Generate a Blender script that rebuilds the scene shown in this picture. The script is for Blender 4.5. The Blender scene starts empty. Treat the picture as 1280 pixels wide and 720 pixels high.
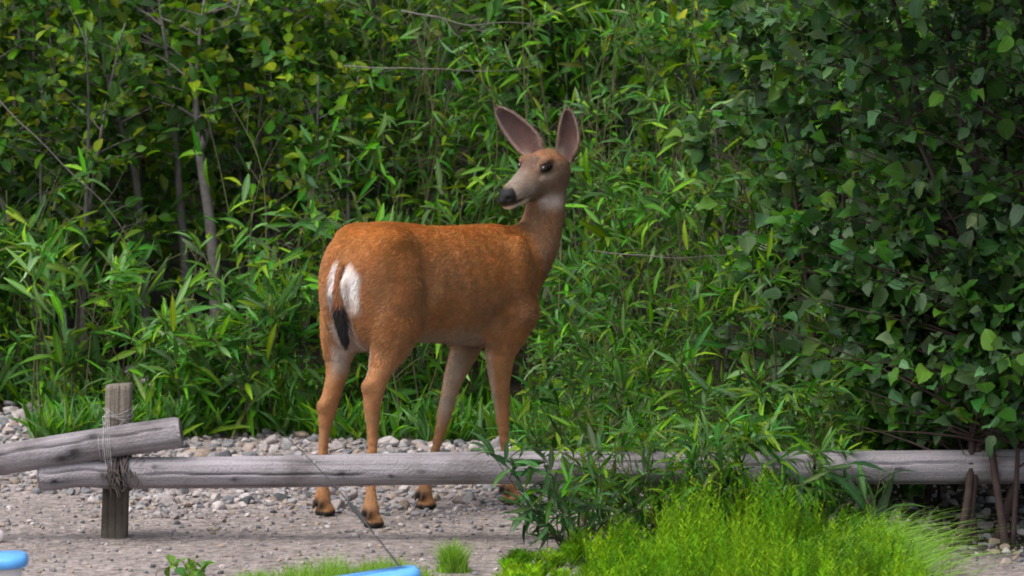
import bpy, math, random
import numpy as np
from mathutils import Vector, Matrix, Euler

rng = np.random.default_rng(7)
random.seed(7)
scene = bpy.context.scene
COL = scene.collection

# ------------------------------------------------------------------ camera
cam_d = bpy.data.cameras.new('camera')
cam_d.sensor_width = 36.0
cam_d.lens = 157.5
cam_d.clip_start = 0.1
cam_d.clip_end = 400.0
cam = bpy.data.objects.new('camera', cam_d)
COL.objects.link(cam)
cam.location = (0.0, -14.0, 2.0)
cam.rotation_euler = (math.radians(90.0 - 5.254), 0.0, 0.0)
scene.camera = cam
cam_d.dof.use_dof = True
cam_d.dof.focus_distance = 13.95
cam_d.dof.aperture_fstop = 7.1

# ------------------------------------------------------------------ sky, sun, exposure
SUN_EL, SUN_AZ = 60.0, 232.0          # degrees; azimuth clockwise from +Y (high, over the camera's left shoulder)
world = bpy.data.worlds.new('World')
scene.world = world
world.use_nodes = True
wn = world.node_tree
wn.nodes.clear()
w_out = wn.nodes.new('ShaderNodeOutputWorld')
w_bg = wn.nodes.new('ShaderNodeBackground')
w_sky = wn.nodes.new('ShaderNodeTexSky')
w_sky.sky_type = 'NISHITA'
w_sky.sun_disc = False
w_sky.sun_elevation = math.radians(SUN_EL)
w_sky.sun_rotation = math.radians(SUN_AZ)
w_sky.air_density = 1.0
w_sky.dust_density = 4.0
w_sky.ozone_density = 1.0
w_hsv = wn.nodes.new('ShaderNodeHueSaturation')
w_hsv.inputs['Saturation'].default_value = 0.50     # a cloud layer: the blue washed out evenly
w_bg.inputs['Strength'].default_value = 0.125
wn.links.new(w_sky.outputs['Color'], w_hsv.inputs['Color'])
wn.links.new(w_hsv.outputs['Color'], w_bg.inputs['Color'])
wn.links.new(w_bg.outputs['Background'], w_out.inputs['Surface'])

sun_d = bpy.data.lights.new('sun', 'SUN')
sun_d.energy = 1.25
sun_d.angle = math.radians(32.0)
sun_d.color = (1.0, 0.95, 0.88)
sun = bpy.data.objects.new('sun', sun_d)
COL.objects.link(sun)
_az, _el = math.radians(SUN_AZ), math.radians(SUN_EL)
_sd = Vector((math.sin(_az) * math.cos(_el), math.cos(_az) * math.cos(_el), math.sin(_el)))
sun.rotation_euler = _sd.to_track_quat('Z', 'Y').to_euler()

vs = scene.view_settings
vs.view_transform = 'Standard'
vs.look = 'None'
vs.exposure = 0.95
vs.gamma = 1.0
scene.cycles.filter_width = 1.8
scene.cycles.max_bounces = 6
scene.cycles.transparent_max_bounces = 8

# ------------------------------------------------------------------ helpers
def tag(o, label=None, cat=None, group=None, kind=None):
    if label: o['label'] = label
    if cat: o['category'] = cat
    if group: o['group'] = group
    if kind: o['kind'] = kind
    return o

def empty(name, loc=(0, 0, 0), rotz=0.0):
    o = bpy.data.objects.new(name, None)
    COL.objects.link(o)
    o.empty_display_size = 0.1
    o.location = loc
    o.rotation_euler = (0, 0, rotz)
    return o

def link(name, data, parent=None, matrix=None):
    o = bpy.data.objects.new(name, data)
    COL.objects.link(o)
    if parent is not None:
        o.parent = parent
    if matrix is not None:
        o.matrix_local = matrix
    return o

def np_mesh(name, verts, faces, mat=None, smooth=True, col=None, uv=None):
    """verts (n,3); faces: list of (m,k) int arrays (k = 3 or 4); col (n,3 or 4) point colours."""
    verts = np.ascontiguousarray(verts, dtype=np.float32)
    if isinstance(faces, np.ndarray):
        faces = [faces]
    me = bpy.data.meshes.new(name)
    me.vertices.add(len(verts))
    me.vertices.foreach_set('co', verts.ravel())
    loops = np.concatenate([f.ravel() for f in faces]).astype(np.int32)
    sizes = np.concatenate([np.full(len(f), f.shape[1]) for f in faces]).astype(np.int32)
    starts = np.concatenate([[0], np.cumsum(sizes)[:-1]]).astype(np.int32)
    me.loops.add(len(loops))
    me.loops.foreach_set('vertex_index', loops)
    me.polygons.add(len(sizes))
    me.polygons.foreach_set('loop_start', starts)
    me.polygons.foreach_set('loop_total', sizes)
    me.polygons.foreach_set('use_smooth', np.full(len(sizes), smooth, dtype=bool))
    me.update(calc_edges=True)
    if col is not None:
        c = np.ones((len(verts), 4), np.float32)
        c[:, :col.shape[1]] = col
        a = me.color_attributes.new('Col', 'FLOAT_COLOR', 'POINT')
        a.data.foreach_set('color', c.ravel())
    if mat is not None:
        me.materials.append(mat)
    return me

def smooth01(a, b, x):
    t = np.clip((x - a) / (b - a), 0, 1)
    return t * t * (3 - 2 * t)

def catmull(P, n):
    """Catmull-Rom resample of control rows P (any width), n samples a span."""
    P = np.asarray(P, float)
    Q = np.vstack([2 * P[0] - P[1], P, 2 * P[-1] - P[-2]])
    out = []
    for i in range(len(P) - 1):
        p0, p1, p2, p3 = Q[i:i + 4]
        t = np.linspace(0, 1, n, endpoint=False)[:, None]
        out.append(0.5 * (2 * p1 + (p2 - p0) * t + (2 * p0 - 5 * p1 + 4 * p2 - p3) * t ** 2 + (3 * p1 - p0 - 3 * p2 + p3) * t ** 3))
    out.append(P[-1:])
    return np.vstack(out)

def value_noise(P, scale, seed=0):
    """cheap smooth 3-D value noise in -1..1 for points P (n,3)"""
    q = np.asarray(P, float) * scale + seed * 17.31
    i = np.floor(q).astype(np.int64); f = q - i; f = f * f * (3 - 2 * f)
    def h(a, b, c):
        n = (a * 73856093) ^ (b * 19349663) ^ (c * 83492791) ^ (seed * 2654435761)
        n = (n ^ (n >> 13)) * 1274126177 & 0xFFFFFFFF
        n = (n ^ (n >> 16)) & 0xFFFF
        return n / 32767.5 - 1.0
    r = 0
    for dx in (0, 1):
        for dy in (0, 1):
            for dz in (0, 1):
                w = (f[:, 0] if dx else 1 - f[:, 0]) * (f[:, 1] if dy else 1 - f[:, 1]) * (f[:, 2] if dz else 1 - f[:, 2])
                r = r + w * h(i[:, 0] + dx, i[:, 1] + dy, i[:, 2] + dz)
    return r

def tube_np(path, radii, sides=8, cap=True):
    """verts, faces of a swept tube"""
    P = np.asarray(path, float); R = np.asarray(radii, float)
    T = np.gradient(P, axis=0); T /= np.linalg.norm(T, axis=1)[:, None] + 1e-9
    ref = np.array([0, 0, 1.0]) if abs(T[0][2]) < 0.9 else np.array([1.0, 0, 0])
    N = np.zeros_like(P); n = np.cross(T[0], ref); n /= np.linalg.norm(n)
    for i in range(len(P)):
        n = n - T[i] * (n @ T[i]); n /= np.linalg.norm(n) + 1e-9; N[i] = n
    B = np.cross(T, N)
    a = np.linspace(0, 2 * math.pi, sides, endpoint=False)
    V = P[:, None] + R[:, None, None] * (np.cos(a)[None, :, None] * N[:, None] + np.sin(a)[None, :, None] * B[:, None])
    V = V.reshape(-1, 3)
    F = []
    for i in range(len(P) - 1):
        k = np.arange(sides); k2 = (k + 1) % sides
        F.append(np.stack([i * sides + k, i * sides + k2, (i + 1) * sides + k2, (i + 1) * sides + k], 1))
    F = np.vstack(F)
    if cap:
        c0, c1 = len(V), len(V) + 1
        V = np.vstack([V, P[0], P[-1]])
        k = np.arange(sides); k2 = (k + 1) % sides
        e = (len(P) - 1) * sides
        T0 = np.stack([k2, k, np.full(sides, c0)], 1)
        T1 = np.stack([e + k, e + k2, np.full(sides, c1)], 1)
        return V, [F, np.vstack([T0, T1])]
    return V, [F]

def merge(parts):
    """[(V,[F..])] -> one (V,[quads,tris])"""
    VV, qs, ts, o = [], [], [], 0
    for V, Fs in parts:
        VV.append(V)
        for F in (Fs if isinstance(Fs, list) else [Fs]):
            (qs if F.shape[1] == 4 else ts).append(F + o)
        o += len(V)
    out = []
    if qs: out.append(np.vstack(qs))
    if ts: out.append(np.vstack(ts))
    return np.vstack(VV), out

# ------------------------------------------------------------------ materials
def new_mat(name):
    m = bpy.data.materials.new(name)
    m.use_nodes = True
    nt = m.node_tree
    b = nt.nodes['Principled BSDF']
    return m, nt, b

def n_noise(nt, scale, detail=4, rough=0.6, coord='Object', vec=None, dist=0.0):
    n = nt.nodes.new('ShaderNodeTexNoise')
    n.inputs['Scale'].default_value = scale
    n.inputs['Detail'].default_value = detail
    n.inputs['Roughness'].default_value = rough
    n.inputs['Distortion'].default_value = dist
    if vec is None:
        tc = nt.nodes.new('ShaderNodeTexCoord')
        vec = tc.outputs[coord]
    nt.links.new(vec, n.inputs['Vector'])
    return n

def n_ramp(nt, fac, stops):
    r = nt.nodes.new('ShaderNodeValToRGB')
    e = r.color_ramp.elements
    while len(e) < len(stops): e.new(0.5)
    for k, (p, c) in enumerate(stops):
        e[k].position = p
        e[k].color = (*c, 1) if len(c) == 3 else c
    nt.links.new(fac, r.inputs['Fac'])
    return r

def n_mix(nt, fac, a, b, mode='MIX'):
    m = nt.nodes.new('ShaderNodeMix')
    m.data_type = 'RGBA'; m.blend_type = mode
    for k, v in (('Factor', fac), ('A', a), ('B', b)):
        s = m.inputs[0] if k == 'Factor' else (m.inputs[6] if k == 'A' else m.inputs[7])
        if hasattr(v, 'is_linked') or hasattr(v, 'node'):
            nt.links.new(v, s)
        else:
            s.default_value = v if k == 'Factor' else ((*v, 1) if len(v) == 3 else v)
    return m.outputs[2]

def n_bump(nt, b, height, strength=0.4, dist=0.01):
    n = nt.nodes.new('ShaderNodeBump')
    n.inputs['Strength'].default_value = strength
    n.inputs['Distance'].default_value = dist
    nt.links.new(height, n.inputs['Height'])
    nt.links.new(n.outputs['Normal'], b.inputs['Normal'])
    return n
# ================================================================== ground
def ground_z(x, y):
    x = np.asarray(x, float); y = np.asarray(y, float)
    P = np.stack([x, y, 0 * x], -1).reshape(-1, 3)
    n = (0.010 * value_noise(P, 1.6, 11) + 0.005 * value_noise(P, 6, 12)).reshape(x.shape)
    n = n * smooth01(0.0, 0.6, np.abs(x) + np.abs(y + 0.3) * 0.0 + 0.25)
    # flat where the deer stands, then a bank that climbs behind the thicket
    flat = np.exp(-((x + 0.3) / 0.8) ** 2 - (y / 0.6) ** 2)
    bank = 0.16 * smooth01(2.2, 4.0, y) + 1.6 * smooth01(3.6, 9.0, y) + 3.0 * smooth01(8.0, 40.0, y)
    return n * (1 - 0.9 * flat) + bank

def build_ground():
    def axis(a, b, step, far):
        mid = np.arange(a, b + step / 2, step)
        out = np.geomspace(0.1, far, 16)
        return np.concatenate([(a - out)[::-1], mid, b + out])
    gx = axis(-3.2, 3.2, 0.035, 60.0); gy = axis(-3.4, 5.0, 0.035, 60.0)
    X, Y = np.meshgrid(gx, gy, indexing='ij')
    Z = ground_z(X, Y)
    V = np.stack([X, Y, Z], -1).reshape(-1, 3)
    ny = len(gy)
    i, j = np.meshgrid(np.arange(len(gx) - 1), np.arange(ny - 1), indexing='ij')
    a = (i * ny + j).ravel()
    F = np.stack([a, a + ny, a + ny + 1, a + 1], 1)
    m, nt, b = new_mat('ground_sand')
    tc = nt.nodes.new('ShaderNodeTexCoord')
    big = n_noise(nt, 2.2, 5, 0.6, vec=tc.outputs['Object'])
    mid = n_noise(nt, 26, 5, 0.7, vec=tc.outputs['Object'])
    fine = n_noise(nt, 160, 3, 0.7, vec=tc.outputs['Object'])
    vor = nt.nodes.new('ShaderNodeTexVoronoi'); vor.inputs['Scale'].default_value = 75; vor.inputs['Randomness'].default_value = 1.0
    nt.links.new(tc.outputs['Object'], vor.inputs['Vector'])
    base = n_ramp(nt, big.outputs['Fac'], [(0.30, (0.225, 0.198, 0.190)), (0.52, (0.300, 0.266, 0.256)), (0.75, (0.365, 0.325, 0.312))])
    speck = n_ramp(nt, mid.outputs['Fac'], [(0.32, (0.42, 0.40, 0.38)), (0.55, (1.0, 1.0, 1.0)), (0.75, (1.35, 1.28, 1.22))])
    c1 = n_mix(nt, 1.0, base.outputs['Color'], speck.outputs['Color'], 'MULTIPLY')
    peb = n_ramp(nt, vor.outputs['Color'], [(0.0, (0.55, 0.55, 0.58)), (0.5, (1.0, 0.95, 0.92)), (1.0, (1.5, 1.4, 1.35))])
    c2 = n_mix(nt, 0.65, c1, n_mix(nt, 1.0, c1, peb.outputs['Color'], 'MULTIPLY'))
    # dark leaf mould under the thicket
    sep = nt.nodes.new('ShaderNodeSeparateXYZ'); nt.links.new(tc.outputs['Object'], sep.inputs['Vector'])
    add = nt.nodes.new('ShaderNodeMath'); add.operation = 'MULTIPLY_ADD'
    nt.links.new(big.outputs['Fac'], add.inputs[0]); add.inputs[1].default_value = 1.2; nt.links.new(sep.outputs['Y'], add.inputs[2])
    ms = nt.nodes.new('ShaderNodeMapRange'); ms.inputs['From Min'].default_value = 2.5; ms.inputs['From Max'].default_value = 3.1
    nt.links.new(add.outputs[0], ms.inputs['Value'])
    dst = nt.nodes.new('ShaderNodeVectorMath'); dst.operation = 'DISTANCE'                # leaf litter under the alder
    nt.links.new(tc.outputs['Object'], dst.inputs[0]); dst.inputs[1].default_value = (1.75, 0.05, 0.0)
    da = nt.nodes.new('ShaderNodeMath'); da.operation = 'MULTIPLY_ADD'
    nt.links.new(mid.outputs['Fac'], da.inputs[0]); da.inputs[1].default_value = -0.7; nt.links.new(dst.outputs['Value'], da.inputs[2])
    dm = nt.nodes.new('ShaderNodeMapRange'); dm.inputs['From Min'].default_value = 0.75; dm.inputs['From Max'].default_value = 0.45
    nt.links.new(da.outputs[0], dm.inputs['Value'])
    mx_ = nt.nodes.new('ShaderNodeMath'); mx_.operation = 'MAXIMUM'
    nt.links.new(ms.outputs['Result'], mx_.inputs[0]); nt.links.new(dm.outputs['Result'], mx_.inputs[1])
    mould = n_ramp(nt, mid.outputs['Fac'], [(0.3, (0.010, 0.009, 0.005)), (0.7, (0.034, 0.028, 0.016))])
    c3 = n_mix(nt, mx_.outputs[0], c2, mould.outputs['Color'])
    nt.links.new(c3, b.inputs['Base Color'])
    b.inputs['Roughness'].default_value = 0.95
    b.inputs['Specular IOR Level'].default_value = 0.2
    hsum = nt.nodes.new('ShaderNodeMath'); hsum.operation = 'ADD'
    nt.links.new(vor.outputs['Distance'], hsum.inputs[0]); nt.links.new(fine.outputs['Fac'], hsum.inputs[1])
    n_bump(nt, b, hsum.outputs[0], 0.7, 0.008)
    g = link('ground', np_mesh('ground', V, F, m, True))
    tag(g, kind='structure')
    return g
GROUND = build_ground()

# ------------------------------------------------------------------ stones
def ico(sub):
    t = (1 + 5 ** 0.5) / 2
    V = np.array([(-1, t, 0), (1, t, 0), (-1, -t, 0), (1, -t, 0), (0, -1, t), (0, 1, t), (0, -1, -t), (0, 1, -t), (t, 0, -1), (t, 0, 1), (-t, 0, -1), (-t, 0, 1)], float)
    V /= np.linalg.norm(V, axis=1)[:, None]
    F = np.array([(0, 11, 5), (0, 5, 1), (0, 1, 7), (0, 7, 10), (0, 10, 11), (1, 5, 9), (5, 11, 4), (11, 10, 2), (10, 7, 6), (7, 1, 8), (3, 9, 4), (3, 4, 2), (3, 2, 6), (3, 6, 8), (3, 8, 9), (4, 9, 5), (2, 4, 11), (6, 2, 10), (8, 6, 7), (9, 8, 1)])
    for _ in range(sub):
        mid = {}; V = list(V); nf = []
        def m(a, b):
            k = (min(a, b), max(a, b))
            if k not in mid:
                p = V[a] + V[b]; V.append(p / np.linalg.norm(p)); mid[k] = len(V) - 1
            return mid[k]
        for a, b, c in F:
            x, y, z = m(a, b), m(b, c), m(c, a)
            nf += [(a, x, z), (b, y, x), (c, z, y), (x, y, z)]
        V = np.array(V); F = np.array(nf)
    return V, F

def stone_material():
    m, nt, b = new_mat('river_stone')
    oi = nt.nodes.new('ShaderNodeObjectInfo')
    tc = nt.nodes.new('ShaderNodeTexCoord')
    at = nt.nodes.new('ShaderNodeVertexColor'); at.layer_name = 'Col'
    col = n_mix(nt, 1.0, at.outputs['Color'], oi.outputs['Color'], 'MULTIPLY')
    nz = n_noise(nt, 3.0, 6, 0.7, vec=tc.outputs['Object'])
    rp = n_ramp(nt, nz.outputs['Fac'], [(0.3, (0.6, 0.6, 0.6)), (0.7, (1.2, 1.2, 1.2))])
    nt.links.new(n_mix(nt, 0.9, col, n_mix(nt, 1.0, col, rp.outputs['Color'], 'MULTIPLY')), b.inputs['Base Color'])
    b.inputs['Roughness'].default_value = 0.85
    b.inputs['Specular IOR Level'].default_value = 0.25
    return m

def build_stones():
    r = np.random.default_rng(21)
    mat = stone_material()
    shapes = []
    for k in range(14):
        V, F = ico(1 if k < 10 else 2)
        V = V * (1 + 0.16 * value_noise(V, 1.3, 30 + k)[:, None] + 0.10 * value_noise(V, 2.9, 50 + k)[:, None])
        for _ in range(11):                                    # flat facets, as on broken river stone
            n = r.normal(size=3); n /= np.linalg.norm(n); d = r.uniform(0.55, 0.82)
            V = V - n * np.maximum(V @ n - d, 0)[:, None]
        V *= np.array([1.0, r.uniform(0.6, 0.95), r.uniform(0.45, 0.75)])
        shapes.append((V, F))
    meshes = [np_mesh('stone', V, F, mat, k >= 10 or k % 3 == 0, np.ones((len(V), 3))) for k, (V, F) in enumerate(shapes)]
    pal = np.array([(0.29, 0.255, 0.25), (0.25, 0.24, 0.245), (0.17, 0.17, 0.18), (0.37, 0.335, 0.325), (0.30, 0.24, 0.21), (0.12, 0.12, 0.13), (0.42, 0.38, 0.37), (0.27, 0.215, 0.17), (0.075, 0.078, 0.085)])
    pw = np.array([4, 4, 3, 3, 2, 1.5, 1.5, 2, 1.0]); pw /= pw.sum()
    rows = []
    def scatter(n, x0, x1, y0, y1, s0, s1, keep=None, power=2.2):
        x = r.uniform(x0, x1, n); y = r.uniform(y0, y1, n); s = s0 + (s1 - s0) * r.random(n) ** power
        if keep is not None:
            k = keep(x, y); x, y, s = x[k], y[k], s[k]
        rows.append(np.stack([x, y, s], 1))
    edge = lambda x, y: y > 0.05 + 0.22 * np.sin(x * 2.3 + 0.6) * 0.6 + 0.15 * np.sin(x * 7) + 0.3 * smooth01(-0.9, -1.6, x)
    scatter(6500, -3.0, 1.0, -0.15, 2.35, 0.007, 0.024, edge)
    scatter(1500, -3.0, 1.0, 0.08, 2.25, 0.016, 0.042, edge, 2.4)
    scatter(1200, -3.0, -1.0, 2.0, 3.2, 0.009, 0.042)
    scatter(1100, 0.9, 2.4, -1.1, 0.8, 0.008, 0.030)
    scatter(500, -1.6, 0.9, -0.45, 0.15, 0.005, 0.016)
    S = np.vstack(rows)
    big = S[np.argsort(-S[:, 2])]
    # the largest stones in view as pieces of their own, the rest as one mass
    cx = big[:, 0] / (big[:, 1] + 14.0) * 5600 + 640
    vis = (cx > -10) & (cx < 1290) & (big[:, 1] > -0.6) & (big[:, 0] < 0.55) & (big[:, 1] < 2.4)
    own = np.zeros(len(big), bool); own[np.flatnonzero(vis)[:300]] = True
    gz = ground_z(big[:, 0], big[:, 1])
    parts, cols = [], []
    for k, (x, y, s) in enumerate(big):
        sh = r.integers(len(shapes)) if s > 0.016 else r.integers(10)
        e = Euler((r.normal() * 0.25, r.normal() * 0.25, r.uniform(0, 6.28)))
        c = pal[r.choice(len(pal), p=pw)] * r.uniform(0.8, 1.25)
        lift = s * r.uniform(0.05, 0.35)
        if own[k]:
            M = Matrix.Translation((x, y, gz[k] + lift)) @ e.to_matrix().to_4x4() @ Matrix.Scale(s, 4)
            o = link('stone', meshes[sh], GROUND, M)
            o.color = (*c, 1)
        else:
            V, F = shapes[sh] if s > 0.013 else SMALL[r.integers(len(SMALL))]
            parts.append((V @ np.array(e.to_matrix()).T * s + np.array([x, y, gz[k] + lift]), F)); cols.append(np.tile(c, (len(V), 1)))
    # fine pebbles on the sand
    n = 9000
    x = r.uniform(-2.6, 2.4, n); y = r.uniform(-3.0, 1.4, n); s = 0.003 + 0.010 * r.random(n) ** 3
    gz = ground_z(x, y)
    for k in range(n):
        V, F = SMALL[r.integers(len(SMALL))]
        c = pal[r.choice(len(pal), p=pw)] * r.uniform(0.75, 1.2)
        parts.append((V * s[k] + np.array([x[k], y[k], gz[k] + s[k] * 0.2]), F)); cols.append(np.tile(c, (len(V), 1)))
    V, Fs = merge(parts)
    o = link('gravel', np_mesh('gravel', V, Fs, mat, False, np.vstack(cols)), GROUND)
    tag(o, kind='stuff')
SMALL = []
_r = np.random.default_rng(5)
for _k in range(8):
    _V, _F = ico(0)
    _V = _V * _r.uniform(0.7, 1.15, (len(_V), 1)) * np.array([1, _r.uniform(0.6, 0.95), _r.uniform(0.5, 0.8)])
    _q = np.array(Euler((0, 0, _r.uniform(0, 6))).to_matrix()); SMALL.append((_V @ _q.T, _F))
build_stones()
# ================================================================== log barrier
def wood_material(name, tint, dark, grain_axis=0, fine_grain=52):
    m, nt, b = new_mat(name)
    tc = nt.nodes.new('ShaderNodeTexCoord')
    mp = nt.nodes.new('ShaderNodeMapping')
    sc = [fine_grain] * 3; sc[grain_axis] = 1.6
    mp.inputs['Scale'].default_value = sc
    nt.links.new(tc.outputs['Object'], mp.inputs['Vector'])
    g = n_noise(nt, 1.0, 6, 0.65, vec=mp.outputs['Vector'], dist=0.6)
    big = n_noise(nt, 4.5, 4, 0.6, vec=tc.outputs['Object'])
    fine = n_noise(nt, 140, 3, 0.6, vec=tc.outputs['Object'])
    r1 = n_ramp(nt, g.outputs['Fac'], [(0.30, tuple(0.35 * q for q in tint)), (0.45, tuple(0.82 * q for q in tint)), (0.72, tuple(1.15 * q for q in tint))])
    r2 = n_ramp(nt, big.outputs['Fac'], [(0.30, (0.42, 0.39, 0.37)), (0.52, (0.95, 0.95, 0.95)), (0.8, (1.1, 1.08, 1.12))])
    c = n_mix(nt, 1.0, r1.outputs['Color'], r2.outputs['Color'], 'MULTIPLY')
    at = nt.nodes.new('ShaderNodeVertexColor'); at.layer_name = 'Col'
    c = n_mix(nt, 1.0, c, at.outputs['Color'], 'MULTIPLY')
    nt.links.new(c, b.inputs['Base Color'])
    b.inputs['Roughness'].default_value = 0.85
    b.inputs['Specular IOR Level'].default_value = 0.2
    h = nt.nodes.new('ShaderNodeMath'); h.operation = 'ADD'
    nt.links.new(g.outputs['Fac'], h.inputs[0]); nt.links.new(fine.outputs['Fac'], h.inputs[1])
    n_bump(nt, b, h.outputs[0], 0.85, 0.006)
    return m

LOG_WOOD = wood_material('weathered_log', (0.325, 0.300, 0.318), None)
POST_WOOD = wood_material('weathered_post', (0.130, 0.112, 0.092), None, 2, 120)

def build_log(name, p0, p1, r0, r1, seed, label, cracks=(), knots=(), bow=0.004, end_taper=0.012, mat=None):
    """a peeled pole from p0 to p1; built along its own x axis"""
    p0 = Vector(p0); p1 = Vector(p1); L = (p1 - p0).length
    r = np.random.default_rng(seed)
    ns, na = max(30, int(L / 0.012)), 72
    t = np.linspace(0, 1, ns); th = np.linspace(0, 2 * math.pi, na, endpoint=False)
    T, A = np.meshgrid(t, th, indexing='ij')
    P = np.stack([T * L, np.cos(A), np.sin(A)], -1).reshape(-1, 3)
    R = r0 + (r1 - r0) * T
    e = np.minimum(T, 1 - T) * L
    R = R * (1 - 0.10 * np.clip(1 - e / end_taper, 0, 1) ** 2)
    R = R * (1 + 0.022 * value_noise(P * np.array([3.0, 1, 1]), 1.0, seed).reshape(T.shape) + 0.012 * value_noise(P * np.array([14.0, 2, 2]), 1.0, seed + 1).reshape(T.shape))
    C = np.ones(T.shape)
    for (x0, x1, ang, depth, wob) in cracks:
        ca = ang + wob * np.sin(T * L * 5 + seed) + 0.03 * np.sin(T * L * 31)
        dA = np.abs((A - ca + math.pi) % (2 * math.pi) - math.pi)
        on = smooth01(x0, x0 + 0.05, T * L) * smooth01(x1, x1 - 0.05, T * L) * np.clip(1 - dA / 0.075, 0, 1)
        R = R - 2.6 * depth * on
    for (kx, ka, ks) in knots:
        dA = (A - ka + math.pi) % (2 * math.pi) - math.pi
        d2 = ((T * L - kx) / (ks * 1.25)) ** 2 + (dA * r0 / ks) ** 2
        R = R + 0.004 * np.exp(-d2 * 0.35) - 0.006 * np.exp(-d2 * 3)
        C = C * (1 - 0.72 * np.exp(-d2 * 1.6)) * (1 - 0.25 * np.exp(-(((T * L - kx) / (ks * 4)) ** 2 + (dA * r0 / ks) ** 2)))
    bo = bow * np.sin(T * math.pi * 2.3 + seed)
    V = np.stack([T * L, R * np.cos(A), R * np.sin(A) + bo], -1).reshape(-1, 3)
    k = np.arange(na); k2 = (k + 1) % na
    F = np.vstack([np.stack([i * na + k, (i + 1) * na + k, (i + 1) * na + k2, i * na + k2], 1) for i in range(ns - 1)])
    # ends: rings inward with a rough sawn face
    cols = np.tile(C.reshape(-1, 1), (1, 3)); tris = []
    VV = [V]; CC = [cols]; n = len(V)
    for ring, sgn in ((0, -1), (ns - 1, 1)):
        rim = V[ring * na:(ring + 1) * na]; cen = rim.mean(0)
        prev = np.arange(ring * na, ring * na + na)
        for fr, cc in ((0.93, 0.95), (0.6, 0.62), (0.3, 0.5)):
            q = cen + (rim - cen) * fr + np.array([sgn * 0.004, 0, 0]) * (1 - fr) + r.normal(size=(na, 3)) * np.array([0.0015, 0, 0])
            VV.append(q); CC.append(np.tile(np.array([cc, cc * 0.93, cc * 0.85]), (na, 1)))
            cur = np.arange(n, n + na); n += na
            Q = np.stack([prev, prev[k2], cur[k2], cur], 1)
            F = np.vstack([F, Q if sgn > 0 else Q[:, ::-1]])
            prev = cur
        VV.append(cen[None]); CC.append(np.full((1, 3), 0.4)); c0 = n; n += 1
        tt = np.stack([prev, prev[k2], np.full(na, c0)], 1)
        tris.append(tt if sgn > 0 else tt[:, ::-1])
    me = np_mesh(name, np.vstack(VV), [F, np.vstack(tris)], mat or LOG_WOOD, True, np.vstack(CC))
    ax = (p1 - p0).normalized(); side = Vector((0, 0, 1)).cross(ax).normalized(); up = ax.cross(side)
    M = Matrix((ax, side, up)).transposed().to_4x4(); M.translation = p0
    o = link(name, me, None, M)
    tag(o, label, 'log', 'weathered poles of the log barrier')
    return o

build_log('log', (-1.172, -0.605, 0.212), (0.905, -0.600, 0.226), 0.0475, 0.0515, 4,
          'long grey peeled pole running level behind the bright green horsetail', 
          cracks=[(0.05, 0.75, math.pi * 1.02, 0.004, 0.1), (1.2, 2.0, math.pi * 0.86, 0.005, 0.12)],
          knots=[(0.66, math.pi * 1.03, 0.011), (0.81, math.pi * 1.10, 0.008), (0.90, math.pi * 1.02, 0.008), (0.34, math.pi * 1.12, 0.010), (1.32, math.pi * 1.02, 0.009), (1.55, math.pi * 1.12, 0.010), (0.10, math.pi * 0.85, 0.010)])
build_log('log', (0.912, -0.600, 0.224), (2.60, -0.52, 0.232), 0.0505, 0.056, 9,
          'weathered pole lying in the shade beneath the alder leaves', cracks=[(0.1, 1.3, math.pi * 0.9, 0.005, 0.1)], knots=[(0.25, math.pi, 0.012), (0.7, math.pi * 1.1, 0.012)])
build_log('log', (-2.60, -0.615, 0.092), (-0.996, -0.612, 0.330), 0.0440, 0.0475, 14,
          'pole tilted up to its sawn end, resting on top of the short stub', 
          cracks=[(0.1, 1.60, math.pi * 0.835, 0.0055, 0.06)], knots=[(1.36, math.pi * 0.78, 0.012), (1.30, math.pi * 1.08, 0.022), (1.26, math.pi * 1.16, 0.018)])
build_log('log', (-1.425, -0.608, 0.200), (-1.182, -0.606, 0.209), 0.0420, 0.0430, 23,
          'short dark stub of pole lashed low against the post', knots=[(0.20, math.pi, 0.014), (0.05, math.pi * 1.1, 0.012)], cracks=[(0.0, 0.24, math.pi * 0.95, 0.006, 0.2)])

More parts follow.
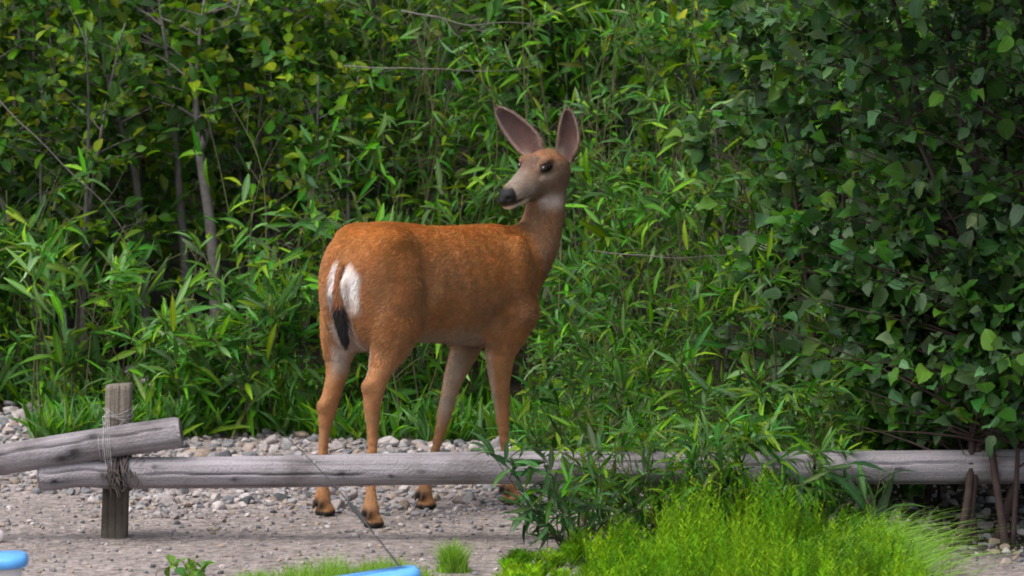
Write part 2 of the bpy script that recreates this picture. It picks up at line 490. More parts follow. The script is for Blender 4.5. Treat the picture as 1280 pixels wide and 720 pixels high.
def build_post():
    r = np.random.default_rng(2)
    ns, na = 44, 96
    h = 0.468
    t = np.linspace(0, 1, ns); th = np.linspace(0, 2 * math.pi, na, endpoint=False)
    T, A = np.meshgrid(t, th, indexing='ij')
    sq = (np.abs(np.cos(A)) ** 6 + np.abs(np.sin(A)) ** 6) ** (-1 / 6)       # roughly squared, worn corners
    P = np.stack([np.cos(A) * 2, np.sin(A) * 2, T * 6], -1).reshape(-1, 3)
    R = 0.0400 * sq * (1 + 0.012 * value_noise(P, 0.7, 4).reshape(T.shape)) * (1 - 0.02 * T)
    C = np.ones(T.shape)
    for ca, d in ((-1.45, 0.003), (-2.05, 0.002), (-0.98, 0.002)):
        dA = np.abs((A - ca - 0.05 * np.sin(T * 9) + math.pi) % (2 * math.pi) - math.pi)
        on = np.clip(1 - dA / 0.07, 0, 1)
        R = R - 2.0 * d * on
    C = C * (1 + 0.9 * smooth01(0.70, 0.82, T))       # the exposed head has bleached grey
    z = -0.12 + T * (h + 0.12)
    z = z + (T > 0.99) * (0.004 * np.cos(A + 0.5))
    V = np.stack([R * np.cos(A) + 0.023 * T, R * np.sin(A) * 0.95, z], -1).reshape(-1, 3)
    k = np.arange(na); k2 = (k + 1) % na
    F = np.vstack([np.stack([i * na + k, i * na + k2, (i + 1) * na + k2, (i + 1) * na + k], 1) for i in range(ns - 1)])
    top = V[-na:]; c = top.mean(0)
    V = np.vstack([V, c + (top - c) * 0.6 + np.array([0, 0, 0.002]), c[None]])
    e = (ns - 1) * na
    F = np.vstack([F, np.stack([e + k, e + k2, e + na + k2, e + na + k], 1)])
    tri = np.stack([e + na + k, e + na + k2, np.full(na, e + 2 * na)], 1)
    cc = np.concatenate([C.ravel(), np.full(na + 1, 1.5)])
    root = link('fence_post', np_mesh('fence_post', V, [F, tri], POST_WOOD, True, np.tile(cc[:, None], (1, 3))))
    root.location = (-1.212, -0.521, 0)
    tag(root, 'short squared grey post standing behind the crossing poles', 'post')
build_post()

# ------------------------------------------------------------------ twine and fibre around the joint
def fibre_material(name, col, rough=0.8):
    m, nt, b = new_mat(name)
    b.inputs['Base Color'].default_value = (*col, 1); b.inputs['Roughness'].default_value = rough
    nz = n_noise(nt, 60, 3)
    rp = n_ramp(nt, nz.outputs['Fac'], [(0.3, tuple(0.55 * q for q in col)), (0.7, tuple(min(1, 1.2 * q) for q in col))])
    nt.links.new(rp.outputs['Color'], b.inputs['Base Color'])
    return m
def build_twine():
    r = np.random.default_rng(8)
    m = fibre_material('white_twine', (0.45, 0.43, 0.43))
    parts = []
    for k in range(2):                                        # loops round the tilted pole
        x = -1.232 + 0.006 * k + r.normal() * 0.004
        a = np.linspace(0, 2 * math.pi, 26)
        zc = 0.330 + (x + 0.996) * (0.238 / 1.604); rr = 0.049 + r.uniform(0, 0.001)
        lean = r.uniform(-0.02, 0.03)
        P = np.stack([x + lean * np.sin(a) + 0 * a, -0.612 + rr * np.cos(a), zc + rr * np.sin(a)], 1)
        parts.append(tube_np(P, np.full(len(a), 0.0008), 5, False))
    for k in range(5):                                        # loose windings round the post head
        z0 = r.uniform(0.352, 0.405); a = np.linspace(-2.9, -0.2, 14)
        R_ = 0.047
        P = np.stack([-1.192 + R_ * np.cos(a) * 1.03, -0.521 + R_ * np.sin(a), z0 + r.normal() * 0.012 * np.sin(a * 2 + k) + r.uniform(-0.02, 0.02) * np.cos(a)], 1)
        parts.append(tube_np(P, np.full(len(a), 0.0007), 5, False))
    for k in range(4):                                        # strands running down to the pole
        x = -1.225 + 0.006 * k
        P = catmull(np.array([(x - 0.01, -0.572, 0.375 + 0.008 * k), (x - 0.004, -0.625, 0.352), (x, -0.662, 0.310), (x + 0.006, -0.664, 0.255 + r.uniform(-0.02, 0.02))]), 5)
        parts.append(tube_np(P, np.full(len(P), 0.0007), 5, False))
    V, F = merge(parts)
    o = link('twine', np_mesh('twine', V, F, m))
    tag(o, 'thin white twine wound round the post head and tilted pole', 'twine')
    m2 = fibre_material('old_rope', (0.075, 0.060, 0.055))
    parts = []
    for k in range(9):                                        # old rope lashing, now a frayed collar
        x = -1.178 + 0.006 * (k - 4) + r.normal() * 0.003
        a = np.linspace(0, 2 * math.pi, 22) + r.uniform(0, 6)
        rr = 0.0535 + r.uniform(-0.002, 0.004)
        P = np.stack([x + 0.010 * np.sin(a + k), -0.606 + rr * np.cos(a), 0.211 + rr * np.sin(a)], 1)
        P += r.normal(size=P.shape) * 0.0016
        parts.append(tube_np(P, np.full(len(a), 0.0036), 6, False))
    for k in range(60):                                      # frayed ends
        a = r.uniform(-2.6, -0.3) if k % 3 else r.uniform(-1.9, -1.2)
        x = -1.178 + r.normal() * 0.026
        p = np.array([x, -0.606 + 0.053 * math.sin(a) * 1.02, 0.211 + 0.053 * math.cos(a) * (1 if k % 2 else -1)])
        p[1] = -0.606 - abs(0.055 * math.sin(a))
        d = np.array([r.normal() * 0.6 + 0.25, -0.3 + r.normal() * 0.4, -0.8 + r.normal() * 0.5]); d /= np.linalg.norm(d)
        ln = r.uniform(0.012, 0.045)
        P = np.stack([p, p + d * ln * 0.5 + r.normal(size=3) * 0.003, p + d * ln + np.array([0, 0, -0.006])])
        parts.append(tube_np(P, np.array([0.0020, 0.0015, 0.0006]) * r.uniform(0.7, 1.5), 5, False))
    V, F = merge(parts)
    o = link('rope', np_mesh('rope', V, F, m2))
    tag(o, 'dark frayed rope lashed round the joint of the poles', 'rope')
build_twine()
# ================================================================== plants
def leaf_material(name, own, trans=0.30, gloss=0.5, under=(0.75, 1.35), spec=0.20):
    """own: colour from the leaf object itself, else from the colour stored on the foliage mesh"""
    m, nt, b = new_mat(name)
    if own:
        src = nt.nodes.new('ShaderNodeObjectInfo').outputs['Color']
    else:
        a = nt.nodes.new('ShaderNodeVertexColor'); a.layer_name = 'Col'; src = a.outputs['Color']
    geo = nt.nodes.new('ShaderNodeNewGeometry')
    lc = nt.nodes.new('ShaderNodeAttribute'); lc.attribute_name = 'leaf_xy'                # position on the blade: along, across
    sx = nt.nodes.new('ShaderNodeSeparateXYZ'); nt.links.new(lc.outputs['Vector'], sx.inputs['Vector'])
    def mth(op, a, b=None, c=None):
        n = nt.nodes.new('ShaderNodeMath'); n.operation = op
        for k, v in enumerate((a, b, c)):
            if v is None: continue
            if hasattr(v, 'node'): nt.links.new(v, n.inputs[k])
            else: n.inputs[k].default_value = v
        return n.outputs[0]
    ay = mth('ABSOLUTE', sx.outputs['Y'])
    ph = mth('MULTIPLY_ADD', ay, -0.75, sx.outputs['X'])
    wv = mth('SINE', mth('MULTIPLY', ph, 62.0))
    vein = mth('MULTIPLY_ADD', wv, 0.05, 0.97)
    rib = mth('LESS_THAN', ay, 0.014)
    vein = mth('MULTIPLY_ADD', rib, 0.45, vein)
    hv = nt.nodes.new('ShaderNodeHueSaturation'); nt.links.new(src, hv.inputs['Color']); nt.links.new(vein, hv.inputs['Value'])
    src = hv.outputs['Color']
    hs = nt.nodes.new('ShaderNodeHueSaturation')              # paler, greyer underside
    hs.inputs['Saturation'].default_value = under[0]; hs.inputs['Value'].default_value = under[1]
    nt.links.new(src, hs.inputs['Color'])
    c = n_mix(nt, geo.outputs['Backfacing'], src, hs.outputs['Color'])
    nt.links.new(c, b.inputs['Base Color'])
    b.inputs['Roughness'].default_value = gloss
    b.inputs['Specular IOR Level'].default_value = spec
    tr = nt.nodes.new('ShaderNodeBsdfTranslucent')
    hs2 = nt.nodes.new('ShaderNodeHueSaturation'); hs2.inputs['Hue'].default_value = 0.485; hs2.inputs['Saturation'].default_value = 1.15; hs2.inputs['Value'].default_value = 1.6
    nt.links.new(src, hs2.inputs['Color']); nt.links.new(hs2.outputs['Color'], tr.inputs['Color'])
    mx = nt.nodes.new('ShaderNodeMixShader'); mx.inputs['Fac'].default_value = trans
    nt.links.new(b.outputs['BSDF'], mx.inputs[1]); nt.links.new(tr.outputs['BSDF'], mx.inputs[2])
    nt.links.new(mx.outputs['Shader'], nt.nodes['Material Output'].inputs['Surface'])
    n_bump(nt, b, wv, 0.10, 0.003)
    return m
LEAF_OWN = leaf_material('leaf_single', True)
LEAF_MASS = leaf_material('leaf_mass', False)
def bark_material(name, c0, c1):
    m, nt, b = new_mat(name)
    nz = n_noise(nt, 40, 5, 0.7)
    rp = n_ramp(nt, nz.outputs['Fac'], [(0.3, c0), (0.7, c1)])
    nt.links.new(rp.outputs['Color'], b.inputs['Base Color'])
    b.inputs['Roughness'].default_value = 0.8
    n_bump(nt, b, nz.outputs['Fac'], 0.4, 0.004)
    return m
BARK_GREY = bark_material('bark_grey', (0.095, 0.085, 0.080), (0.20, 0.18, 0.17))
BARK_RED = bark_material('bark_red', (0.018, 0.010, 0.008), (0.052, 0.027, 0.022))
BARK_GREEN = bark_material('bark_green', (0.060, 0.070, 0.025), (0.13, 0.12, 0.05))
BARK_DEAD = bark_material('bark_dead', (0.08, 0.068, 0.060), (0.19, 0.165, 0.15))

def leaf_template(stations, profile, fold, droop, twist=0.0, wave=0.0):
    """leaf along +x, unit length; folded along the midrib and drooping; verts, tris/quads"""
    s = np.asarray(stations, float); w = np.asarray(profile, float)
    V, F = [], []
    n = len(s)
    for i in range(n):
        z = -droop * s[i] ** 2
        tw = twist * s[i]
        wv = wave * math.sin(9 * s[i])
        for sd in (-1, 0, 1):
            y = sd * w[i] * math.cos(fold); zz = abs(sd) * w[i] * math.sin(fold) + sd * wv * w[i]
            V.append((s[i] - 0.25 * droop * s[i] ** 2 * s[i], y * math.cos(tw) - zz * math.sin(tw), z + y * math.sin(tw) + zz * math.cos(tw)))
    for i in range(n - 1):
        for k in (0, 1):
            a = i * 3 + k; F.append((a, a + 3, a + 4, a + 1))
    return np.array(V), np.array(F)
def normalize(v): return v / (np.linalg.norm(v, axis=-1, keepdims=True) + 1e-9)

WILLOW_T = [leaf_template((0, .18, .45, .75, 1), (0.012, 0.062, 0.088, 0.058, 0.004), f, d, t) for f, d, t in ((0.35, 0.10, 0.2), (0.45, 0.30, -0.3), (0.25, 0.50, 0.4), (0.5, 0.02, -0.15), (0.3, 0.7, 0.1))]
BROAD_T = [leaf_template((0, .12, .35, .62, .85, 1), (0.02, 0.18, 0.30, 0.27, 0.13, 0.01), f, d, t, w) for f, d, t, w in ((0.22, 0.12, 0.1, 0.1), (0.35, 0.28, -0.2, 0.2), (0.10, 0.45, 0.2, -0.15), (0.45, 0.05, 0.0, 0.1))]
ALDER_T = [leaf_template((0, .10, .30, .55, .78, .92, 1), (0.02, 0.22, 0.37, 0.38, 0.25, 0.11, 0.01), f, d, t, w) for f, d, t, w in ((0.30, 0.20, 0.2, 0.2), (0.42, 0.35, -0.25, 0.3), (0.25, 0.55, 0.35, -0.3), (0.50, 0.25, -0.1, 0.25))]
FAR_T = [leaf_template((0, .4, 1), (0.03, 0.17, 0.01), f, d) for f, d in ((0.3, 0.15), (0.4, 0.4))]
FARB_T = [leaf_template((0, .4, .8, 1), (0.04, 0.31, 0.22, 0.01), f, d) for f, d in ((0.2, 0.15), (0.3, 0.4))]
_own_meshes = {}
def own_leaf(kind, T, k):
    if (kind, k) not in _own_meshes:
        V, F = T[k]
        _own_meshes[kind, k] = leaf_xy(np_mesh(kind, V, F, LEAF_OWN, True), V)
    return _own_meshes[kind, k]

def leaf_xy(me, L):
    a = me.attributes.new('leaf_xy', 'FLOAT_VECTOR', 'POINT')
    a.data.foreach_set('vector', np.ascontiguousarray(L, dtype=np.float32).ravel())
    return me

def leaves_mesh(name, T, P, D, N, L, Wd, C, tmpl):
    """merge leaves into one mesh"""
    D = normalize(D); S = normalize(np.cross(N, D)); N = np.cross(D, S)
    VV, FF, CC, LL, o = [], [], [], [], 0
    for k in range(len(T)):
        i = np.flatnonzero(tmpl == k)
        if not len(i): continue
        V, F = T[k]
        W = P[i, None] + L[i, None, None] * (V[None, :, 0:1] * D[i, None] + (V[None, :, 1:2] * Wd[i, None, None]) * S[i, None] + V[None, :, 2:3] * N[i, None])
        VV.append(W.reshape(-1, 3)); CC.append(np.repeat(C[i], len(V), 0)); LL.append(np.tile(V, (len(i), 1)))
        FF.append((F[None] + (np.arange(len(i)) * len(V))[:, None, None] + o).reshape(-1, 4)); o += len(i) * len(V)
    return leaf_xy(np_mesh(name, np.vstack(VV), np.vstack(FF), LEAF_MASS, True, np.vstack(CC)), np.vstack(LL))

def shrub(name, base, label, cat, group, r, stems, twigs, leaf, T, kind, size, width, palette, bark, own=60, lean=0.0, leafy=(0.25, 1.0), seed=0, rad=0.006, up=0.55, face=0.25, keep=None, leaf_var=0.45, gap=-0.30):
    """stems: list of paths (m,3) in world space.  twigs: number a stem.  leaf: leaves a twig."""
    base = np.array([base[0], base[1], ground_z(base[0], base[1]).item() if len(base) == 2 else base[2]])
    root = empty(name, tuple(base))
    tag(root, label, cat, group)
    P, D, Wt = [], [], []
    for path in stems:
        path = np.asarray(path, float)
        Q = catmull(path, 6)
        n = len(Q); s = np.linspace(0, 1, n)
        ln = np.linalg.norm(np.diff(path, axis=0), axis=1).sum()
        rr = rad * (1 - 0.85 * s) * (0.6 + 0.5 * ln)
        parts = [tube_np(Q - base, np.maximum(rr, 0.0012), 7)]
        tang = normalize(np.gradient(Q, axis=0))
        for _ in range(twigs):
            u = r.uniform(leafy[0], leafy[1])
            i = min(n - 1, int(u * (n - 1)))
            az = r.uniform(0, 2 * math.pi)
            out = np.array([math.cos(az), math.sin(az), 0.0])
            d = normalize(tang[i] * up + out * (1 - up) * 1.3 + np.array([0, 0, 0.15]) + r.normal(size=3) * 0.12)
            tl = ln * r.uniform(0.10, 0.24) * (1.25 - 0.6 * u)
            m = 5
            tt = np.linspace(0, 1, m)[:, None]
            W = Q[i] + d * tl * tt + np.array([0, 0, -0.12 * tl]) * tt ** 2 + out * 0.1 * tl * tt ** 2
            parts.append(tube_np(W - base, np.linspace(max(rr[i] * 0.5, 0.0014), 0.0008, m), 4, False))
            k = leaf
            us = (np.arange(k) + r.uniform(0, 1, k) * 0.7) / k * 0.9 + 0.1
            us[-1] = 1.0
            pos = np.stack([np.interp(us, tt[:, 0], W[:, c]) for c in range(3)], 1) + r.normal(size=(k, 3)) * 0.006
            td = normalize(W[-1] - W[0])
            a2 = np.arange(k) * 2.4 + r.uniform(0, 6)
            e1 = normalize(np.cross(td, np.array([0, 0, 1.0]) + 0.01)); e2 = np.cross(td, e1)
            rad_dir = np.cos(a2)[:, None] * e1 + np.sin(a2)[:, None] * e2
            ld = td * 0.70 + rad_dir * 0.85 + r.normal(size=(k, 3)) * 0.42 + np.array([0, 0, -0.10])
            ld[-1] = td + r.normal(size=3) * 0.15
            P.append(pos); D.append(ld)
        V, F = merge(parts)
        link('stem', np_mesh('stem', V, F, bark), root)
    P = np.vstack(P); D = normalize(np.vstack(D))
    k = value_noise(P, 4.5, seed + 500) + 0.6 * value_noise(P, 9.0, seed + 700) > gap
    P, D = P[k], D[k]
    if keep is not None:
        k = keep(P); P, D = P[k], D[k]
    n = len(P)
    N = normalize(np.array([0, -face, 1.0]) + r.normal(size=(n, 3)) * 0.5)
    L = size * (1 - leaf_var + 2 * leaf_var * r.random(n)); Wd = width * r.uniform(0.8, 1.2, n)
    pal = np.asarray(palette, float)
    C = pal[r.integers(len(pal), size=n)] * (0.50 + 1.05 * r.random((n, 1)) ** 1.6) * (1 + 0.12 * r.normal(size=(n, 3)))
    C = C * (1 + 0.35 * value_noise(P, 3.0, seed + 3))[:, None]
    # each plant's young, yellower leaves sit at the shoot tips (upper outside)
    C = np.clip(C, 0.006, 0.6)
    tm = r.integers(len(T), size=n)
    px = 640 + 5600 * P[:, 0] / (P[:, 1] + 14)
    score = P[:, 1] - 0.35 * L / size + 0.15 * r.random(n) + 10.0 * ((px < -5) | (px > 1285) | (P[:, 2] > 1.62))
    sel = np.argsort(score)[:min(own, n)]
    rest = np.ones(n, bool); rest[sel] = False
    Dn = D[sel]; S = normalize(np.cross(N[sel], Dn)); Nn = np.cross(Dn, S)
    for j, i in enumerate(sel):
        l = L[i]
        M = Matrix(((Dn[j, 0] * l, S[j, 0] * l * Wd[i], Nn[j, 0] * l, P[i, 0] - base[0]), (Dn[j, 1] * l, S[j, 1] * l * Wd[i], Nn[j, 1] * l, P[i, 1] - base[1]),
                    (Dn[j, 2] * l, S[j, 2] * l * Wd[i], Nn[j, 2] * l, P[i, 2] - base[2]), (0, 0, 0, 1)))
        o = link('leaf', own_leaf(kind, T, int(tm[i])), root, M)
        o.color = (*C[i], 1)
    if rest.any():
        o = link('foliage', leaves_mesh('foliage', T, P[rest] - base, D[rest], N[rest], L[rest], Wd[rest], C[rest], tm[rest]), root)
        tag(o, kind='stuff')
    return root

WILLOW_PAL = [(0.045, 0.160, 0.006), (0.075, 0.205, 0.006), (0.030, 0.125, 0.010), (0.125, 0.235, 0.008), (0.055, 0.155, 0.028), (0.095, 0.195, 0.060)]
BROAD_PAL = [(0.050, 0.145, 0.006), (0.090, 0.200, 0.006), (0.032, 0.110, 0.010), (0.175, 0.265, 0.007), (0.045, 0.130, 0.020)]
ALDER_PAL = [(0.036, 0.118, 0.014), (0.050, 0.148, 0.018), (0.028, 0.095, 0.018), (0.080, 0.185, 0.022), (0.072, 0.145, 0.055), (0.095, 0.175, 0.080)]  # pale grey-green entries stand in for sky sheen on leaf tops

def fan(r, bx, by, n, h, spread, lean=(0, 0), curve=0.5, root=0.06):
    out = []
    for k in range(n):
        az = r.uniform(0, 2 * math.pi); q = spread * math.sqrt(r.random())
        b = np.array([bx + root * r.normal(), by + root * r.normal(), 0.0]); b[2] = ground_z(b[0], b[1]).item() - 0.02
        hh = h * r.uniform(0.72, 1.05)
        tip = b + np.array([q * math.cos(az) + lean[0], q * math.sin(az) + lean[1], hh])
        mid1 = b + (tip - b) * np.array([0.25, 0.25, 0.38]) + r.normal(size=3) * 0.02
        mid2 = b + (tip - b) * np.array([0.58, 0.58, 0.74]) + r.normal(size=3) * 0.02
        out.append([b, mid1, mid2, tip])
    return out

def build_plants():
    r = np.random.default_rng(77)
    def willow(x, y, h, n, spread, twigs, label, group, size=0.098, own=80, leafy=(0.06, 1.0), seed=0, lean=(0, 0), pal=WILLOW_PAL, width=1.15, leaf=7, up=0.50):
        return shrub('willow_shrub', (x, y), label, 'shrub', group, r, fan(r, x, y, n, h, spread, lean), twigs, leaf, WILLOW_T, 'willow_leaf', size, width, pal, BARK_GREEN, own=own, leafy=leafy, seed=seed, up=up, rad=0.0038)
    # ---- front row along the left of the clearing
    for k, x in enumerate(np.arange(-2.55, -0.35, 0.235)):
        y = 2.08 + 0.11 * r.normal() + (0.75 if x < -1.70 else 0.0)
        place = ('behind the squared post' if x < -1.25 else 'between the forked grey trunk and the pebble bank' if x < -0.85 else 'at the deer\'s hind legs')
        willow(x, y, 0.72 + 0.13 * r.normal(), 9, 0.30, 7, 'low narrow-leaved willow in the front row, ' + place, 'front row of willows, ' + place, 0.104, 90, (0.0, 1.0), k)
    for k, x in enumerate(np.arange(-2.6, 0.4, 0.34)):
        y = 2.85 + 0.15 * r.normal() + (0.6 if x < -1.75 else 0.0)
        place = 'left of the forked grey trunk' if x < -1.2 else 'behind the deer\'s rump and belly'
        willow(x, y, 0.86 + 0.12 * r.normal(), 6, 0.36, 7, 'taller willow shrub of the second row, ' + place, 'second row of willows, ' + place, 0.095, 50, (0.15, 1.0), 30 + k)
    # ---- behind the deer and to its right, taller
    for k, (x, y, h) in enumerate([(-0.45, 2.35, 0.75), (-0.15, 2.30, 0.85), (0.15, 2.15, 1.0), (-0.25, 3.15, 1.6), (0.10, 2.9, 1.5), (0.35, 2.5, 1.55), (0.62, 2.3, 1.5), (0.42, 1.75, 1.05), (0.72, 1.6, 1.15), (0.95, 1.9, 1.5), (0.25, 3.5, 1.9), (0.70, 3.1, 1.9), (-0.55, 3.5, 1.7), (1.2, 2.4, 1.6), (1.05, 3.2, 1.9)]):
        place = 'behind the deer' if x < 0.12 else 'between the deer\'s neck and the alders'
        willow(x, y, h, 7, 0.36, 12, ('tall' if h > 1.2 else 'shoulder-high') + ' willow shrub with narrow leaves ' + place, 'tall willows ' + place, 0.074 if h > 1.2 else 0.095, 80, (0.08, 1.0), 60 + k, up=0.45)
    # ---- low willows crowding the long pole
    for k, (x, y, h, n) in enumerate([(0.16, 0.95, 0.42, 7), (0.36, 0.55, 0.48, 8), (0.58, 0.25, 0.48, 8), (0.80, 0.10, 0.50, 8), (1.02, -0.05, 0.46, 7), (0.60, 0.95, 0.75, 8), (0.90, 0.75, 0.85, 8), (0.30, 1.35, 0.70, 7), (1.15, 0.45, 0.70, 7), (0.48, -0.38, 0.36, 8), (0.70, -0.42, 0.38, 8), (0.28, -0.20, 0.34, 7), (0.92, -0.42, 0.36, 7)]):
        willow(x, y, h, n, 0.26, 7, 'low willow shrub with narrow leaves crowding the long grey pole from behind', 'low willows behind the pole', 0.085, 100, (0.02, 1.0), 90 + k, (0, -0.10 if y > -0.1 else -0.16), width=1.0, up=0.6)
    for k, (x, y, h) in enumerate([(0.25, -0.76, 0.30), (0.32, -0.74, 0.33), (0.38, -0.76, 0.35), (0.46, -0.80, 0.36), (0.56, -0.74, 0.36), (0.64, -0.78, 0.36), (0.76, -0.76, 0.33), (0.86, -0.80, 0.24)]):
        willow(x, y, h, 6, 0.18, 5, 'small willow shoots growing in front of the pole beside the horsetail', 'willow shoots before the pole', 0.072, 90, (0.05, 1.0), 120 + k, (-0.02, -0.02), [tuple(0.8 * q for q in c) for c in WILLOW_PAL], 0.95)
    # the dark sapling leaning out over the sand
    st = [[(0.17, -0.95, -0.01), (0.10, -0.96, 0.10), (0.02, -0.95, 0.20), (-0.06, -0.93, 0.31)], [(0.18, -0.95, -0.01), (0.16, -0.97, 0.10), (0.13, -0.98, 0.20), (0.10, -0.97, 0.30)], [(0.20, -0.94, -0.01), (0.24, -0.95, 0.10), (0.26, -0.96, 0.22), (0.25, -0.95, 0.33)], [(0.19, -0.93, -0.01), (0.13, -0.90, 0.06), (0.04, -0.88, 0.13), (-0.05, -0.86, 0.17)]]
    shrub('willow_sapling', (0.185, -0.945), 'thin dark green sapling leaning out over the sandy ground', 'sapling', None, r, st, 7, 7, WILLOW_T, 'willow_leaf', 0.072, 1.25, [(0.035, 0.095, 0.030), (0.045, 0.115, 0.030), (0.06, 0.13, 0.04)], BARK_RED, own=140, leafy=(0.15, 1.0), seed=140, rad=0.004, gap=-3)
    # broad drooping blades before the dark pole
    shrub('willow_shoot', (1.02, -0.80), 'shoot with long drooping leaves before the pole under the alder', 'shoot', None, r, fan(r, 1.02, -0.80, 4, 0.30, 0.14), 3, 6, [WILLOW_T[2], WILLOW_T[4], WILLOW_T[1]], 'drooping_leaf', 0.125, 0.9, [(0.045, 0.12, 0.035), (0.06, 0.14, 0.04)], BARK_GREEN, own=80, leafy=(0.4, 1.0), seed=150)

    # ---- broad-leaved shrubs with grey trunks, upper left
    def leader(pts): return [np.array(p, float) for p in pts]
    gz = lambda x, y: ground_z(x, y).item() - 0.03
    T1 = [leader([(-1.13, 3.2, gz(-1.13, 3.2)), (-1.155, 3.2, 0.60), (-1.205, 3.2, 0.98), (-1.21, 3.22, 1.25), (-1.16, 3.25, 1.7)]), leader([(-1.20, 3.2, 0.95), (-1.15, 3.2, 1.08), (-1.12, 3.2, 1.25), (-1.02, 3.25, 1.6)])]
    shrub('broadleaf_shrub', (-1.13, 3.2), 'shrub with a forked grey trunk and yellow green oval leaves, left of the deer', 'shrub', None, r, T1, 26, 9, BROAD_T, 'oval_leaf', 0.062, 1.0, BROAD_PAL, BARK_GREY, own=160, leafy=(0.55, 1.0), seed=200, rad=0.020, up=0.35)
    T2 = [leader([(-1.26, 3.5, gz(-1.26, 3.5)), (-1.30, 3.5, 0.75), (-1.33, 3.5, 1.15), (-1.40, 3.5, 1.7)]), leader([(-1.42, 3.4, gz(-1.42, 3.4)), (-1.46, 3.4, 0.8), (-1.56, 3.4, 1.15), (-1.62, 3.4, 1.6)])]
    BL = 'grey-stemmed shrub with oval yellow green leaves at the back of the thicket'
    BG = 'broad-leaved shrubs at the back'
    shrub('broadleaf_shrub', (-1.3, 3.5), BL, 'shrub', BG, r, T2, 26, 9, BROAD_T, 'oval_leaf', 0.060, 1.0, BROAD_PAL, BARK_GREY, own=100, leafy=(0.45, 1.0), seed=201, rad=0.016, up=0.35)
    for k, (x, y, h) in enumerate([(-2.35, 3.2, 1.6), (-2.0, 3.5, 1.8), (-1.75, 3.2, 1.45), (-1.5, 3.9, 1.9), (-0.95, 3.8, 1.7), (-0.65, 3.3, 1.35), (-2.5, 3.9, 1.9), (-0.45, 4.1, 1.9), (-1.1, 4.3, 1.9), (-1.9, 4.2, 1.9), (0.45, 3.9, 2.0), (0.0, 3.8, 1.9), (0.85, 2.75, 1.7), (1.3, 3.6, 2.0)]):
        shrub('broadleaf_shrub', (x, y), BL, 'shrub', BG, r, fan(r, x, y, 5, h, 0.42), 26, 11, BROAD_T, 'oval_leaf', 0.052, 1.0, BROAD_PAL, BARK_GREY, gap=-0.65, own=90 if y < 4 else 30, leafy=(0.25, 1.0), seed=210 + k, rad=0.010, up=0.4)

    # ---- alders on the right; their crowns go on above the picture and keep the ground below in shade
    A1 = [leader(p) for p in (
        [(1.33, -0.72, -0.02), (1.38, -0.62, 0.22), (1.42, -0.30, 0.85), (1.32, 0.05, 1.80), (1.20, -0.05, 2.6)], [(1.36, -0.70, -0.02), (1.42, -0.55, 0.35), (1.58, -0.20, 1.05), (1.70, 0.05, 1.95), (1.75, -0.1, 2.8)],
        [(1.48, -0.72, -0.02), (1.44, -0.60, 0.30), (1.36, -0.30, 0.90), (1.08, -0.05, 1.60), (0.90, -0.1, 2.2)], [(1.50, -0.70, -0.02), (1.52, -0.62, 0.35), (1.48, -0.55, 0.70), (1.25, -0.45, 1.10)],
        [(1.45, -0.65, -0.02), (1.60, -0.50, 0.40), (1.85, -0.20, 1.05), (2.05, 0.0, 1.9), (2.15, -0.2, 2.6)], [(1.40, -0.66, -0.02), (1.36, -0.45, 0.30), (1.20, -0.20, 0.55), (0.98, -0.05, 0.78)])]
    over = lambda P: (P[:, 2] > 0.34 + 0.13 * value_noise(P, 5.0, 91))
    alder = shrub('alder_shrub', (1.42, -0.69), 'dark green alder with rounded leaves and bare reddish stems by the pole', 'shrub', None, r, A1, 130, 10, ALDER_T, 'alder_leaf', 0.056, 1.0, ALDER_PAL, BARK_RED, own=300, leafy=(0.27, 1.0), seed=300, rad=0.0075, up=0.35, keep=over, face=0.18, gap=-0.45)
    crown = [leader([(1.42, -0.20, 0.85), (1.50, 0.25, 1.60), (1.45, -0.1, 2.10), (1.35, -1.0, 2.35), (1.20, -2.0, 2.5)]), leader([(1.58, -0.15, 1.05), (1.75, 0.25, 1.7), (1.85, -0.1, 2.15), (1.90, -1.0, 2.4), (1.90, -2.2, 2.6)]), leader([(1.36, -0.15, 0.90), (1.20, 0.3, 1.65), (1.00, 0.0, 2.05), (0.80, -0.7, 2.2), (0.40, -1.5, 2.35)])]  # unseen boughs above the frame, drawn forward to shade the right-hand pole
    bough = shrub('alder_shade_bough', (1.42, -0.20, 0.85), None, None, None, r, crown, 95, 9, ALDER_T, 'alder_leaf', 0.072, 1.0, ALDER_PAL, BARK_RED, own=0, leafy=(0.45, 1.0), seed=305, rad=0.005, up=0.3, keep=lambda P: P[:, 2] > 1.72, face=0.1, gap=-0.8)
    shift = Matrix.Translation(bough.location - alder.location)                       # the added shade boughs hang on the same alder
    for ch in [o for o in COL.objects if o.parent == bough]:
        m = shift @ ch.matrix_local
        ch.parent = alder; ch.matrix_local = m
    bpy.data.objects.remove(bough)
    AG = 'alders on the right'
    for k, (x, y, h, n, sp) in enumerate([(1.78, -0.30, 1.25, 7, 0.40), (1.28, 0.10, 1.05, 7, 0.40), (1.15, 0.75, 1.65, 6, 0.42), (1.65, 0.45, 2.3, 7, 0.50), (0.98, 1.35, 1.6, 5, 0.36), (1.45, 1.35, 2.2, 6, 0.5), (2.15, 0.8, 2.3, 6, 0.5), (1.9, 1.7, 2.3, 6, 0.5)]):
        shrub('alder_shrub', (x, y), 'alder shrub with rounded dark leaves crowding behind the reddish-stemmed one' if x > 1.2 else 'smaller alder with rounded leaves mixed among the willows', 'shrub', AG if x > 1.2 else 'alders among the willows', r, fan(r, x, y, n, h, sp), 44, 10, ALDER_T, 'alder_leaf', 0.056, 1.0, ALDER_PAL, BARK_RED, own=150, leafy=(0.10, 1.0), seed=310 + k, rad=0.007, up=0.4, face=0.18)

